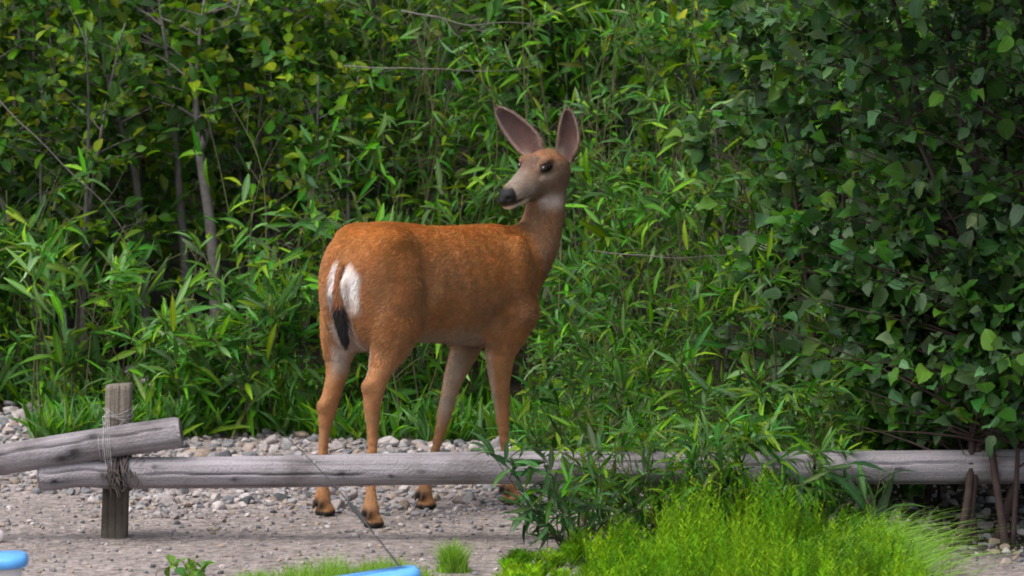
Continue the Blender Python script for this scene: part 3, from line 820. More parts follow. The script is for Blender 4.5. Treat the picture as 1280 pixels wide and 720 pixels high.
    # ---- weeds at the near edge
    shrub('weed', (-0.915, -1.40), 'small leafy green weed on the sand before the post', 'weed', None, r, fan(r, -0.915, -1.40, 4, 0.10, 0.05, root=0.02), 2, 5, BROAD_T, 'weed_leaf', 0.045, 0.8, [(0.09, 0.20, 0.03), (0.12, 0.24, 0.03)], BARK_GREEN, own=60, leafy=(0.2, 1.0), seed=400, rad=0.003)

    # ---- the mass of foliage behind, too deep and dense to tell its plants apart
    n = 40000
    x = r.uniform(-3.6, 3.6, n); y = 3.5 + 3.0 * r.random(n) ** 1.4; g = ground_z(x, y)
    top = 2.0 + 0.35 * value_noise(np.stack([x, y, 0 * x], 1), 1.5, 8)
    z = g + (top) * r.random(n) ** 0.9
    P = np.stack([x, y, z], 1)
    k = value_noise(P, 2.6, 41) + 0.5 * value_noise(P, 6.0, 42) > -0.25
    P = P[k]; n = len(P)
    D = normalize(r.normal(size=(n, 3)) + np.array([0, -0.3, 0.1])); N = normalize(np.array([0, -0.4, 1.0]) + r.normal(size=(n, 3)) * 0.5)
    mixx = smooth01(-0.6, 0.2, P[:, 0] + 0.4 * value_noise(P, 1.2, 44))
    for nm, T, w, size, pal in (('thicket', FARB_T, mixx < 0.5, 0.068, BROAD_PAL), ('thicket', FAR_T, mixx >= 0.5, 0.10, WILLOW_PAL)):
        i = np.flatnonzero(w); pal = np.array(pal)
        C = pal[r.integers(len(pal), size=len(i))] * r.uniform(0.7, 1.4, (len(i), 1))
        o = link(nm, leaves_mesh(nm, T, P[i], D[i], N[i], size * r.uniform(0.7, 1.3, len(i)), np.ones(len(i)), C, r.integers(len(T), size=len(i))))
        tag(o, 'dense mass of oval leaves filling the back of the thicket' if T is FARB_T else 'dense mass of narrow leaves filling the back of the thicket', 'foliage', kind='stuff')

    # ---- grassy undergrowth along the foot of the thicket
    n = 7500
    x = r.uniform(-2.7, 1.2, n); y = 1.84 + 0.9 * r.random(n) ** 1.4 + 0.12 * np.sin(x * 5.0) + np.where(x < -1.70, 0.85, 0.0) - np.where(x > -0.2, 0.9 * smooth01(-0.2, 0.5, x), 0.0)
    P = np.stack([x, y, ground_z(x, y)], 1)
    k = value_noise(P, 5.0, 77) > -0.45; P = P[k]; n = len(P)
    D = normalize(np.stack([0.45 * r.normal(size=n), 0.45 * r.normal(size=n) - 0.15, np.ones(n)], 1)); N = normalize(r.normal(size=(n, 3)) + np.array([0, -0.8, 0.5]))
    pal = np.array(WILLOW_PAL)
    o = link('undergrowth', leaves_mesh('undergrowth', WILLOW_T, P, D, N, r.uniform(0.07, 0.19, n), np.full(n, 0.75), pal[r.integers(len(pal), size=n)] * r.uniform(0.8, 1.3, (n, 1)), r.integers(len(WILLOW_T), size=n)))
    tag(o, 'grassy undergrowth along the foot of the thicket', 'undergrowth', kind='stuff')

    # ---- dead branches caught in the thicket
    DB = [([(-0.62, 2.6, 1.30), (-0.45, 2.58, 1.295), (-0.30, 2.57, 1.285), (-0.10, 2.60, 1.275), (0.10, 2.7, 1.30)], 0.006, 'thin pale dead branch lying level above the deer\'s back'),
          ([(-0.42, 2.9, 1.50), (-0.30, 2.88, 1.475), (-0.19, 2.87, 1.445), (-0.05, 2.88, 1.455), (0.12, 2.95, 1.44)], 0.008, 'pale curved dead branch high in the thicket above the deer'),
          ([(-1.95, 2.75, 1.20), (-1.75, 2.72, 1.00), (-1.55, 2.70, 0.80), (-1.40, 2.70, 0.60), (-1.25, 2.75, 0.42)], 0.006, 'thin grey dead stem slanting down through the leaves by the forked trunk'),
          ([(0.28, 1.25, 0.72), (0.42, 1.2, 0.715), (0.56, 1.18, 0.705), (0.74, 1.2, 0.72)], 0.005, 'short bare twig lying level in the willows beside the deer\'s neck')]
    for path, rad, lab in DB:
        Q = catmull(np.array(path), 8); Q = Q + 0.010 * np.stack([value_noise(Q, 8, s) for s in (1, 2, 3)], 1); rad *= 0.5
        parts = [tube_np(Q - Q[0], np.linspace(rad, rad * 0.35, len(Q)), 7)]
        for j in range(5, len(Q) - 2, 6):
            d = normalize(Q[j + 1] - Q[j] + r.normal(size=3) * 0.03); l = r.uniform(0.06, 0.16)
            W = np.stack([Q[j], Q[j] + d * l * 0.5, Q[j] + d * l + np.array([0, 0, 0.03])]) - Q[0]
            parts.append(tube_np(W, np.array([rad * 0.4, rad * 0.3, rad * 0.15]), 5, False))
        V, F = merge(parts)
        o = link('dead_branch', np_mesh('dead_branch', V, F, BARK_DEAD)); o.location = tuple(Q[0])
        tag(o, lab, 'branch')
build_plants()
# ================================================================== horsetail and grass in the foreground
def blades_mesh(name, P, D, L, W, bend, C, mat, seg=3):
    """thin curved blades; P roots, D directions, bend a vector a blade"""
    n = len(P); r = np.random.default_rng(1)
    D = normalize(D); S = normalize(np.cross(D, r.normal(size=(n, 3))))
    V, o = [], 0
    ts = np.linspace(0, 1, seg + 1)
    rows = []
    for t in ts:
        c = P + D * (L * t)[:, None] + bend * (L * t * t)[:, None]
        w = (W * (1 - t) ** 0.7)[:, None] * S * 0.5
        rows.append((c - w, c + w))
    VV = np.zeros((n, 2 * seg + 1, 3)); 
    for k in range(seg): VV[:, 2 * k], VV[:, 2 * k + 1] = rows[k]
    VV[:, 2 * seg] = (rows[seg][0] + rows[seg][1]) / 2
    m = 2 * seg + 1; off = (np.arange(n) * m)[:, None]
    Q = np.vstack([np.array([2 * k, 2 * k + 1, 2 * k + 3, 2 * k + 2]) + off for k in range(seg - 1)]) if seg > 1 else np.zeros((0, 4), int)
    T = np.array([2 * seg - 2, 2 * seg - 1, 2 * seg]) + off
    return np_mesh(name, VV.reshape(-1, 3), [Q, T] if len(Q) else [T], mat, True, np.repeat(C, m, 0))

def build_grass():
    r = np.random.default_rng(31)
    mat = leaf_material('horsetail_green', False, 0.25, 0.75, (1.0, 1.0), 0.15)
    # crest of the mound along x, seen from the clearing
    hx = [-0.30, -0.15, 0.0, 0.14, 0.27, 0.38, 0.50, 0.60, 0.70, 0.82, 0.92, 1.00, 1.06, 1.12, 1.17]
    hz = [0.01, 0.03, 0.055, 0.09, 0.14, 0.185, 0.255, 0.290, 0.265, 0.205, 0.185, 0.185, 0.165, 0.12, 0.05]
    nc = 370
    cxx = r.uniform(-0.02, 1.16, nc); cd = r.random(nc); ch = r.uniform(0.55, 1.18, nc)
    who = np.repeat(np.arange(nc), 6); ns = len(who)
    x = cxx[who] + 0.016 * r.normal(size=ns); d = cd[who] + 0.012 * r.normal(size=ns)
    y = -1.05 - 1.35 * d + 0.15 * (1 - np.abs(x - 0.55))
    h = np.interp(x, hx, hz) * (1.0 - 0.10 * d) * ch[who] * r.uniform(0.78, 1.05, ns) * (1 + 0.25 * value_noise(np.stack([x, y, 0 * x], 1), 5, 9))
    gz = ground_z(x, y)
    base = np.stack([x, y, gz], 1)
    lean = np.stack([0.18 * r.normal(size=ns) + 0.25 * smooth01(1.0, 1.25, x), 0.15 * r.normal(size=ns), np.ones(ns)], 1)
    lean = normalize(lean)
    stemc = np.array([(0.074, 0.185, 0.004), (0.100, 0.215, 0.004), (0.050, 0.145, 0.004), (0.130, 0.235, 0.006)])
    sc = stemc[r.integers(4, size=nc)][who] * r.uniform(0.55, 1.30, nc)[who][:, None] * (1 + 0.25 * value_noise(base, 4, 12))[:, None] * r.uniform(0.85, 1.15, (ns, 1))
    P, D, L, W, B, C = [base], [lean], [h], [np.full(ns, 0.0030)], [np.zeros((ns, 3))], [sc]
    nn = 30
    for k in range(nn):                                       # whorls of needle branches up each stem
        t = 0.18 + 0.80 * (k + r.random(ns)) / nn
        a = r.uniform(0, 2 * math.pi, ns)
        out = np.stack([np.cos(a), np.sin(a), np.zeros(ns)], 1)
        P.append(base + lean * (h * t)[:, None])
        D.append(out * 0.62 + np.array([0, 0, 0.72]))
        L.append((0.046 * (1.12 - 0.92 * t)) * r.uniform(0.6, 1.2, ns)); W.append(np.full(ns, 0.0036))
        B.append(out * 0.25 + np.array([0, 0, 0.1])); C.append(sc * r.uniform(0.85, 1.25, (ns, 1)))
    g = link('horsetail', blades_mesh('horsetail', np.vstack(P), np.vstack(D), np.concatenate(L), np.concatenate(W), np.vstack(B), np.vstack(C), mat, 2))
    tag(g, 'mound of bright lime green feathery horsetail before the poles', 'horsetail', kind='stuff')
    # long arching grass at the right end of the mound
    n = 1600
    x = 1.00 + 0.11 * r.normal(size=n) * 0.8; y = -1.25 + 0.28 * r.normal(size=n)
    P = np.stack([x, y, ground_z(x, y)], 1)
    D = np.stack([0.30 + 0.35 * r.normal(size=n), 0.25 * r.normal(size=n) - 0.1, np.ones(n)], 1)
    L = r.uniform(0.12, 0.26, n)
    B = np.stack([0.45 + 0.3 * r.normal(size=n), 0.2 * r.normal(size=n), -0.35 + 0 * x], 1)
    C = np.array([(0.13, 0.25, 0.03), (0.17, 0.30, 0.06), (0.11, 0.22, 0.03)])[r.integers(3, size=n)] * r.uniform(0.8, 1.2, (n, 1))
    g = link('grass', blades_mesh('grass', P, D, L, np.full(n, 0.0038), B, C, mat, 4))
    tag(g, 'long arching pale green grass at the end of the horsetail mound', 'grass', kind='stuff')
    # short grass at the near edge of the sand
    n = 6500
    cx = r.choice(6, size=n, p=[.24, .14, .26, .14, .10, .12])
    cen = np.array([(-0.52, -1.55), (-0.36, -1.35), (-0.50, -1.9), (-0.17, -1.22), (-0.72, -1.45), (-0.15, -1.9)])[cx]
    sp = np.array([0.11, 0.07, 0.28, 0.02, 0.06, 0.22])[cx]
    x = cen[:, 0] + sp * r.normal(size=n); y = cen[:, 1] + 0.6 * sp * r.normal(size=n)
    P = np.stack([x, y, ground_z(x, y)], 1)
    D = np.stack([0.3 * r.normal(size=n), 0.3 * r.normal(size=n), np.ones(n)], 1)
    L = np.array([0.105, 0.07, 0.075, 0.10, 0.05, 0.085])[cx] * r.uniform(0.5, 1.25, n) * np.exp(-0.25 * ((x - cen[:, 0]) / sp) ** 2)
    B = np.stack([0.25 * r.normal(size=n), 0.2 * r.normal(size=n), -0.1 + 0 * x], 1)
    C = np.array([(0.14, 0.26, 0.03), (0.18, 0.31, 0.04), (0.10, 0.20, 0.03)])[r.integers(3, size=n)] * r.uniform(0.8, 1.2, (n, 1))
    g = link('grass', blades_mesh('grass', P, D, L, np.full(n, 0.0030), B, C, mat, 3))
    tag(g, 'short green grass tufts at the near edge of the sand', 'grass', kind='stuff')
build_grass()

# ================================================================== camp things at the near edge
def plastic(name, col, rough=0.35):
    m, nt, b = new_mat(name)
    nz = n_noise(nt, 14, 3)
    rp = n_ramp(nt, nz.outputs['Fac'], [(0.3, tuple(0.88 * q for q in col)), (0.7, tuple(min(1.0, 1.06 * q) for q in col))])
    nt.links.new(rp.outputs['Color'], b.inputs['Base Color'])
    b.inputs['Roughness'].default_value = rough
    return m
BLUE = plastic('blue_plastic', (0.10, 0.36, 0.78)); CREAM = plastic('cream_plastic', (0.62, 0.58, 0.56), 0.5); PINK = plastic('pink_plastic', (0.72, 0.22, 0.46)); BLACK = plastic('black_rod', (0.022, 0.021, 0.022), 0.6); STEEL = plastic('guide_steel', (0.65, 0.66, 0.68), 0.2)

def rounded_slab(w, d, h, rc, re, dome=0.0, ribs=0):
    """rounded-rectangle slab w x d x h with rounded upper edge, base at z = 0"""
    m = 10
    ang = np.linspace(0, math.pi / 2, m)
    out = []
    for cx, cy, a0 in ((w / 2 - rc, d / 2 - rc, 0), (-w / 2 + rc, d / 2 - rc, math.pi / 2), (-w / 2 + rc, -d / 2 + rc, math.pi), (w / 2 - rc, -d / 2 + rc, 1.5 * math.pi)):
        nxt = [(cx + rc * math.cos(a0 + a), cy + rc * math.sin(a0 + a)) for a in ang]
        if out:
            p, q = np.array(out[-1]), np.array(nxt[0])
            out += [tuple(p + (q - p) * t) for t in np.linspace(0, 1, 14)[1:-1]]
        out += nxt
    p, q = np.array(out[-1]), np.array(out[0]); out += [tuple(p + (q - p) * t) for t in np.linspace(0, 1, 14)[1:-1]]
    O = np.array(out); n = len(O)
    rings = [(0.004, 0.0), (0.0, 0.004)] + [(re * (1 - math.cos(a)), h - re + re * math.sin(a)) for a in np.linspace(0, math.pi / 2, 6)] + [(re + 0.03, h + dome * 0.6), (min(w, d) * 0.35, h + dome)]
    V = []
    for ins, z in rings:
        s = np.array([(w / 2 - ins) / (w / 2), (d / 2 - ins) / (d / 2)])
        rr = np.column_stack([O * s, np.full(n, z)])
        if ribs:
            rr[:, 2] += 0.0022 * (np.sin(O[:, 0] * ribs) > 0.86) * (-1) * (ins < re + 0.02)
        V.append(rr)
    V = np.vstack(V); k = np.arange(n); k2 = (k + 1) % n
    F = np.vstack([np.stack([i * n + k, i * n + k2, (i + 1) * n + k2, (i + 1) * n + k], 1) for i in range(len(rings) - 1)])
    c = V[-n:].mean(0); b = V[:n].mean(0)
    V = np.vstack([V, c, b]); e = (len(rings) - 1) * n
    T = np.vstack([np.stack([e + k, e + k2, np.full(n, len(V) - 2)], 1), np.stack([k2, k, np.full(n, len(V) - 1)], 1)])
    return V, [F, T]

def build_tub(loc, rotz, tilt, w, d, h, label, ribs=0):
    root = empty('plastic_tub', loc, rotz)
    root.rotation_euler = (0, tilt, rotz)
    tag(root, label, 'tub')
    Vb, Fb = rounded_slab(w - 0.03, d - 0.03, h, 0.035, 0.004)
    t = 0.86 + 0.14 * (Vb[:, 2] / h); Vb[:, :2] *= t[:, None]
    link('bin', np_mesh('bin', Vb, Fb, CREAM), root)
    Vl, Fl = rounded_slab(w, d, 0.030, 0.045, 0.016, 0.004, ribs); Vl[:, 2] += h - 0.006
    link('lid', np_mesh('lid', Vl, Fl, BLUE), root)
    return root
build_tub((-1.395, -3.02, 0.0), 0.05, math.radians(-2.5), 0.42, 0.14, 0.298, 'cream plastic tub with a smooth blue lid on the open sand')
build_tub((-0.390, -3.00, 0.0), 0.10, math.radians(-8.0), 0.40, 0.12, 0.245, 'plastic tub with a ribbed light blue lid under the fishing rod', 120)

def build_rod():
    a = np.array([-0.262, -3.02, 0.276]); b = np.array([-0.680, -1.02, 0.392])
    root = empty('fishing_rod', tuple(a))
    tag(root, 'thin dark fishing rod propped on the ribbed blue lid', 'fishing rod')
    d = b - a
    P = np.array([d * t + np.array([0, 0, 0.02 * math.sin(t * 3.14)]) for t in np.linspace(0.0, 1, 30)])
    V, F = tube_np(P, np.linspace(0.0026, 0.0008, 30), 8); link('blank', np_mesh('blank', V, F, BLACK), root)
    V, F = tube_np(catmull(np.array([P[8] - d * 0.0, P[10], P[12]]), 6), np.array([0.0055] * 3 + [0.0060] * 6 + [0.0055] * 3 + [0.0035]), 10); link('handle', np_mesh('handle', V, F, BLACK), root)
    for k in (6, 14, 20, 26):
        an = np.linspace(0, 2 * math.pi, 15)
        q = 0.0035 if k < 10 else 0.0025
        G = P[k] + np.stack([q * np.cos(an), 0 * an, q + 0.003 + q * np.sin(an)], 1)
        V, F = tube_np(G, np.full(15, 0.0007), 5, False); link('line_guide', np_mesh('line_guide', V, F, STEEL), root)
build_rod()

def build_ball():
    V, F = ico(3)
    V = V * 0.022
    c = np.where((np.sin(V[:, 0] * 190 + 1.0) * np.ones(len(V)) + 0.4 * V[:, 2] / 0.022 > 0.1)[:, None], np.array([0.70, 0.20, 0.45]), np.array([0.80, 0.78, 0.78]))
    m, nt, b = new_mat('pink_ball'); at = nt.nodes.new('ShaderNodeVertexColor'); at.layer_name = 'Col'; nt.links.new(at.outputs['Color'], b.inputs['Base Color']); b.inputs['Roughness'].default_value = 0.4
    x, y = -1.553, -0.62
    o = link('ball', np_mesh('ball', V, F, m, True, c)); o.location = (x, y, ground_z(x, y).item() + 0.020)
    tag(o, 'small pink and white ball on the sand', 'ball')
build_ball()
# ================================================================== the deer
# local frame of the deer: x forward along its body, y to its left, z up; origin on the ground under the barrel
def build_deer():
    h = 0.005
    lo = np.array([-0.47, -0.25, -0.012]); hi = np.array([0.73, 0.25, 1.19])
    dims = np.ceil((hi - lo) / h).astype(int) + 1
    ax = [lo[i] + h * np.arange(dims[i]) for i in range(3)]
    field = np.full(dims, 0.5, np.float32)

    def block(a, b, m):
        s = []
        for i in range(3):
            i0 = max(0, int((a[i] - m - lo[i]) / h)); i1 = min(dims[i], int((b[i] + m - lo[i]) / h) + 2)
            s.append(slice(i0, i1))
        g = np.meshgrid(ax[0][s[0]], ax[1][s[1]], ax[2][s[2]], indexing='ij')
        return tuple(s), [q.astype(np.float32) for q in g]

    def smin(a, b, k):
        q = np.maximum(k - np.abs(a - b), 0) / k
        return np.minimum(a, b) - q * q * k * 0.25

    def capsule(a, b, ra, rb, k=0.02, sy=1.0):
        a = np.asarray(a, float); b = np.asarray(b, float); r = max(ra, rb) * max(1, sy)
        s, (X, Y, Z) = block(np.minimum(a, b) - r, np.maximum(a, b) + r, k + 0.02)
        d = b - a; dd = np.array([d[0], d[1] / sy, d[2]]); L = dd @ dd + 1e-9
        px, py, pz = X - a[0], (Y - a[1]) / sy, Z - a[2]
        t = np.clip((px * dd[0] + py * dd[1] + pz * dd[2]) / L, 0, 1)
        q = np.sqrt((px - t * dd[0]) ** 2 + (py - t * dd[1]) ** 2 + (pz - t * dd[2]) ** 2) - (ra + (rb - ra) * t)
        field[s] = smin(field[s], q, k)

    def chain(pts, k=0.012, sy=1.0, n=3):
        P = catmull(pts, n)
        for a, b in zip(P[:-1], P[1:]):
            capsule(a[:3], b[:3], a[3], b[3], k, sy)

    def ellip(c, r, k=0.03, M=None, sub=False):
        c = np.asarray(c, float); r = np.asarray(r, float); R = r.max()
        s, (X, Y, Z) = block(c - R, c + R, k + 0.02)
        P = np.stack([X - c[0], Y - c[1], Z - c[2]], -1)
        if M is not None: P = P @ np.asarray(M, np.float32).T
        q = np.sqrt(((P / r) ** 2).sum(-1))
        q = (q - 1) * r.min() * (0.4 + 0.6 * np.minimum(q, 1.5) / 1.0 * 0.9)
        if sub: field[s] = -smin(-field[s], q, k)
        else: field[s] = smin(field[s], q, k)

    def rotmat(yaw=0, pitch=0, roll=0):
        return np.array(Euler((roll, pitch, yaw), 'XYZ').to_matrix().transposed())

    # ---- trunk: stations x, top, bottom, half width
    T = np.array([
        (-0.312, 0.765, 0.685, 0.036), (-0.299, 0.814, 0.630, 0.064), (-0.270, 0.860, 0.580, 0.098), (-0.220, 0.905, 0.552, 0.132),
        (-0.15, 0.922, 0.540, 0.150), (-0.05, 0.915, 0.544, 0.144), (0.05, 0.901, 0.537, 0.146), (0.16, 0.893, 0.524, 0.156),
        (0.27, 0.892, 0.512, 0.150), (0.35, 0.888, 0.520, 0.126), (0.405, 0.865, 0.552, 0.100), (0.445, 0.830, 0.590, 0.078), (0.480, 0.77, 0.64, 0.05)])
    S = catmull(T, 8)
    s, (X, Y, Z) = block((-0.36, -0.17, 0.5), (0.54, 0.17, 0.94), 0.05)
    xs = X[:, 0, 0]
    top, bot, hw = (np.interp(xs, S[:, 0], S[:, i]).astype(np.float32)[:, None, None] for i in (1, 2, 3))
    zc, a = (top + bot) / 2 + 0.01, (top - bot) / 2
    zz = (Z - zc) / a
    wid = hw * (1.0 - 0.10 * np.clip(zz, 0, 1) ** 2 + 0.010 * np.sin(X * 105 + 14 * Z) * np.exp(-((X - 0.13) / 0.09) ** 2))            # ribs narrower toward the spine
    rho = (np.abs(Y / wid) ** 2.15 + np.abs((Z - (top + bot) / 2) / a) ** 2.15) ** (1 / 2.15)
    q = (rho - 1) * np.minimum(a, hw)
    over = np.maximum(np.maximum(-0.315 - X, X - 0.485), 0)
    field[s] = smin(field[s], np.sqrt(np.maximum(q, 0) ** 2 + over ** 2) + np.minimum(q, 0), 0.01)

    for sd in (-1, 1):
        # haunch, stifle fold, shoulder blade and arm muscles
        ellip((-0.190, sd * 0.074, 0.705), (0.120, 0.080, 0.185), 0.05, rotmat(0, math.radians(-12)))
        ellip((-0.188, sd * 0.122, 0.660), (0.083, 0.054, 0.150), 0.010, rotmat(0, math.radians(14)))
        ellip((-0.254, sd * 0.055, 0.690), (0.056, 0.050, 0.125), 0.04)
        ellip((0.322, sd * 0.094, 0.715), (0.072, 0.058, 0.150), 0.018, rotmat(0, math.radians(14)))
        ellip((0.362, sd * 0.082, 0.625), (0.072, 0.060, 0.080), 0.035)
        ellip((0.275, sd * 0.104, 0.592), (0.088, 0.048, 0.095), 0.010, rotmat(0, math.radians(-20)))
        ellip((-0.165, sd * 0.095, 0.880), (0.045, 0.035, 0.025), 0.04)            # point of the hip
        ellip((-0.066, sd * 0.176, 0.785), (0.042, 0.054, 0.100), 0.045, None, True)   # hollow of the flank
    # brisket
    ellip((0.395, 0, 0.60), (0.080, 0.080, 0.075), 0.05)

    # ---- legs: x, y, z, radius
    RH = [(-0.190, -0.112, 0.600, 0.082), (-0.214, -0.112, 0.536, 0.052), (-0.252, -0.118, 0.478, 0.033), (-0.284, -0.123, 0.412, 0.029), (-0.294, -0.127, 0.360, 0.0245),
          (-0.297, -0.132, 0.310, 0.0190), (-0.305, -0.139, 0.232, 0.0160), (-0.318, -0.147, 0.130, 0.0150), (-0.332, -0.162, 0.075, 0.0200), (-0.337, -0.168, 0.055, 0.0215)]
    LH = [(-0.190, 0.112, 0.600, 0.082), (-0.212, 0.120, 0.530, 0.050), (-0.222, 0.124, 0.440, 0.031), (-0.240, 0.125, 0.375, 0.0250), (-0.258, 0.125, 0.325, 0.0245),
          (-0.271, 0.125, 0.275, 0.0190), (-0.279, 0.125, 0.200, 0.0160), (-0.279, 0.125, 0.110, 0.0155), (-0.281, 0.125, 0.070, 0.0200), (-0.283, 0.125, 0.050, 0.0210)]
    LF = [(0.345, 0.098, 0.600, 0.070), (0.305, 0.096, 0.500, 0.048), (0.262, 0.088, 0.440, 0.0375), (0.226, 0.080, 0.385, 0.0310), (0.185, 0.066, 0.305, 0.0265), (0.168, 0.060, 0.270, 0.0235),
          (0.120, 0.044, 0.175, 0.0165), (0.070, 0.026, 0.085, 0.0165), (0.052, 0.020, 0.055, 0.0215)]
    RF = [(0.325, -0.105, 0.610, 0.075), (0.282, -0.095, 0.515, 0.051), (0.277, -0.090, 0.455, 0.0400), (0.279, -0.089, 0.390, 0.0325), (0.290, -0.088, 0.310, 0.0250), (0.292, -0.088, 0.270, 0.0220),
          (0.302, -0.087, 0.174, 0.0150), (0.314, -0.086, 0.085, 0.0150), (0.318, -0.085, 0.060, 0.0195)]
    def slim(leg):                                            # lean below the elbow and stifle
        return [(x, y, z, q * (1 - 0.13 * float(smooth01(0.47, 0.36, z)) - 0.13 * float(smooth01(0.34, 0.27, z) * smooth01(0.06, 0.10, z)))) for x, y, z, q in leg]
    RH, LH, LF, RF = (slim(q) for q in (RH, LH, LF, RF))
    for leg in (RH, LH):
        chain(leg, 0.014, 0.88)
    for leg in (LF, RF):
        chain(leg, 0.014, 0.82)
    # hock points and knees
    capsule((-0.310, -0.124, 0.436), (-0.301, -0.127, 0.378), 0.0135, 0.016, 0.012)
    capsule((-0.236, -0.117, 0.505), (-0.310, -0.124, 0.430), 0.012, 0.0125, 0.025)       # tendon to the hock
    capsule((-0.281, 0.125, 0.350), (-0.274, 0.125, 0.295), 0.013, 0.015, 0.012)
    capsule((-0.222, 0.122, 0.470), (-0.278, 0.125, 0.345), 0.011, 0.012, 0.025)
    for (fx, fy, fz), d in (((-0.337, -0.168, 0.055), (0.20, -0.10)), ((-0.283, 0.125, 0.050), (0.25, 0.10)), ((0.052, 0.020, 0.055), (0.1, 0.0)), ((0.318, -0.085, 0.060), (0.45, -0.05))):
        dx = d[0]
        for sd in (-1, 1):                                    # pastern, two toes, two dew claws
            yo = sd * 0.0115
            capsule((fx, fy, fz), (fx + 0.006 + 0.02 * dx, fy + yo, 0.027), 0.0175, 0.0165, 0.012)
            capsule((fx + 0.008 + 0.03 * dx, fy + yo * 1.1, 0.022), (fx + 0.031 + 0.02 * dx, fy + yo * 0.75, 0.010), 0.0175, 0.0095, 0.004)
            capsule((fx - 0.002, fy + yo * 1.1, 0.012), (fx + 0.02, fy + yo * 1.1, 0.010), 0.014, 0.012, 0.004)
            capsule((fx - 0.019, fy + sd * 0.013, fz - 0.003), (fx - 0.024, fy + sd * 0.014, fz - 0.019), 0.0075, 0.005, 0.004)

    # ---- neck
    N = [(0.390, 0.000, 0.735, 0.115), (0.440, -0.002, 0.765, 0.088), (0.494, -0.004, 0.805, 0.070), (0.528, -0.006, 0.850, 0.058), (0.547, -0.010, 0.915, 0.050),
         (0.556, -0.014, 0.980, 0.048), (0.556, -0.018, 1.035, 0.049), (0.545, -0.020, 1.065, 0.048)]
    chain(N, 0.025, 0.92, 4)
    capsule((0.380, 0, 0.835), (0.455, -0.004, 0.850), 0.036, 0.034, 0.03, 0.8)       # crest up to the withers

    # ---- head frame
    pitch = math.radians(17.0)
    fwd = np.array([-0.862, -0.059, 0.0]); fwd /= np.linalg.norm(fwd)
    left = np.array([0.068, -0.9977, 0.0]); left -= fwd * (left @ fwd); left /= np.linalg.norm(left)
    roll = math.radians(3.0)
    upv = np.array([0, 0, 1.0])
    f = fwd * math.cos(pitch) - upv * math.sin(pitch)
    u = np.cross(f, left)
    left, u = left * math.cos(roll) - u * math.sin(roll), u * math.cos(roll) + left * math.sin(roll)
    HP = np.array([0.577, -0.020, 1.120])                     # the poll
    def hp(a, b, c): return HP + a * f + b * left + c * u
    def hloc(P): 
        q = P - HP
        return np.stack([q @ f, q @ left, q @ u], -1)
    HS = np.array([  # along, top, bottom, half width, fullness
        (-0.022, -0.018, -0.085, 0.030), (-0.008, -0.003, -0.100, 0.045), (0.02, 0.008, -0.112, 0.054), (0.06, 0.013, -0.121, 0.0575), (0.095, 0.008, -0.125, 0.0570),
        (0.125, -0.003, -0.124, 0.0510), (0.155, -0.014, -0.120, 0.0450), (0.185, -0.025, -0.116, 0.0410), (0.215, -0.034, -0.113, 0.0380), (0.240, -0.041, -0.110, 0.0350),
        (0.252, -0.045, -0.108, 0.0310), (0.262, -0.053, -0.100, 0.0220)])
    SS = catmull(HS, 6)
    s, (X, Y, Z) = block((0.27, -0.12, 0.93), (0.66, 0.09, 1.16), 0.02)
    P = np.stack([X, Y, Z], -1).astype(np.float64)
    q3 = hloc(P.reshape(-1, 3)).reshape(P.shape)
    A, B, Cc = q3[..., 0], q3[..., 1], q3[..., 2]
    top, bot, hw = (np.interp(A, SS[:, 0], SS[:, i]) for i in (1, 2, 3))
    zc, a = (top + bot) / 2, (top - bot) / 2
    wz = np.clip((Cc - zc) / a, -1, 1)
    hw2 = hw * np.where(wz < 0, 1 - 0.38 * wz ** 2, 1 - 0.10 * wz ** 2)             # jaw narrower than the brow
    rho = (np.abs(B / hw2) ** 2.3 + np.abs((Cc - zc) / a) ** 2.3) ** (1 / 2.3)
    q = (rho - 1) * np.minimum(a, hw)
    over = np.maximum(np.maximum(HS[0, 0] - A, A - HS[-1, 0]), 0)
    field[s] = smin(field[s], (np.sqrt(np.maximum(q, 0) ** 2 + over ** 2) + np.minimum(q, 0)).astype(np.float32), 0.022)
    HM = np.stack([f, left, u])
    for sd in (-1, 1):
        ellip(hp(0.090, sd * 0.044, -0.001), (0.026, 0.013, 0.012), 0.014, HM)       # brow
        ellip(hp(0.045, sd * 0.040, -0.070), (0.048, 0.020, 0.040), 0.025, HM)       # cheek
        ellip(hp(0.097, sd * 0.0575, -0.020), (0.018, 0.008, 0.011), 0.006, HM, True)  # eye socket
        ellip(hp(0.123, sd * 0.0500, -0.034), (0.014, 0.006, 0.006), 0.010, HM, True)  # tear gland
        ellip(hp(0.259, sd * 0.018, -0.068), (0.009, 0.006, 0.005), 0.004, HM, True)   # nostril
        ellip(hp(0.220, sd * 0.036, -0.0890), (0.045, 0.008, 0.0028), 0.004, HM, True) # mouth line
    ellip(hp(0.247, 0, -0.060), (0.018, 0.0245, 0.0105), 0.008, HM)                    # nose pad
    ellip(hp(0.240, 0, -0.099), (0.022, 0.020, 0.012), 0.006, HM)                    # chin

    # ---- tail
    TAIL = [(-0.295, -0.004, 0.812, 0.009), (-0.322, -0.008, 0.790, 0.007), (-0.337, -0.014, 0.740, 0.0065), (-0.341, -0.022, 0.690, 0.0085), (-0.340, -0.031, 0.640, 0.0125), (-0.335, -0.040, 0.595, 0.010), (-0.328, -0.046, 0.560, 0.004)]
    chain(TAIL, 0.006, 1.2)

    # ---- flat soles
    field[:, :, ax[2] < 0.0] = np.maximum(field[:, :, ax[2] < 0.0], 0.004)

    # ---- naive surface nets
    g = field
    inside = g < 0
    cx = dims - 1
    c8 = [inside[i:i + cx[0], j:j + cx[1], k:k + cx[2]] for i in (0, 1) for j in (0, 1) for k in (0, 1)]
    cnt = sum(c.astype(np.int8) for c in c8)
    act = (cnt > 0) & (cnt < 8)
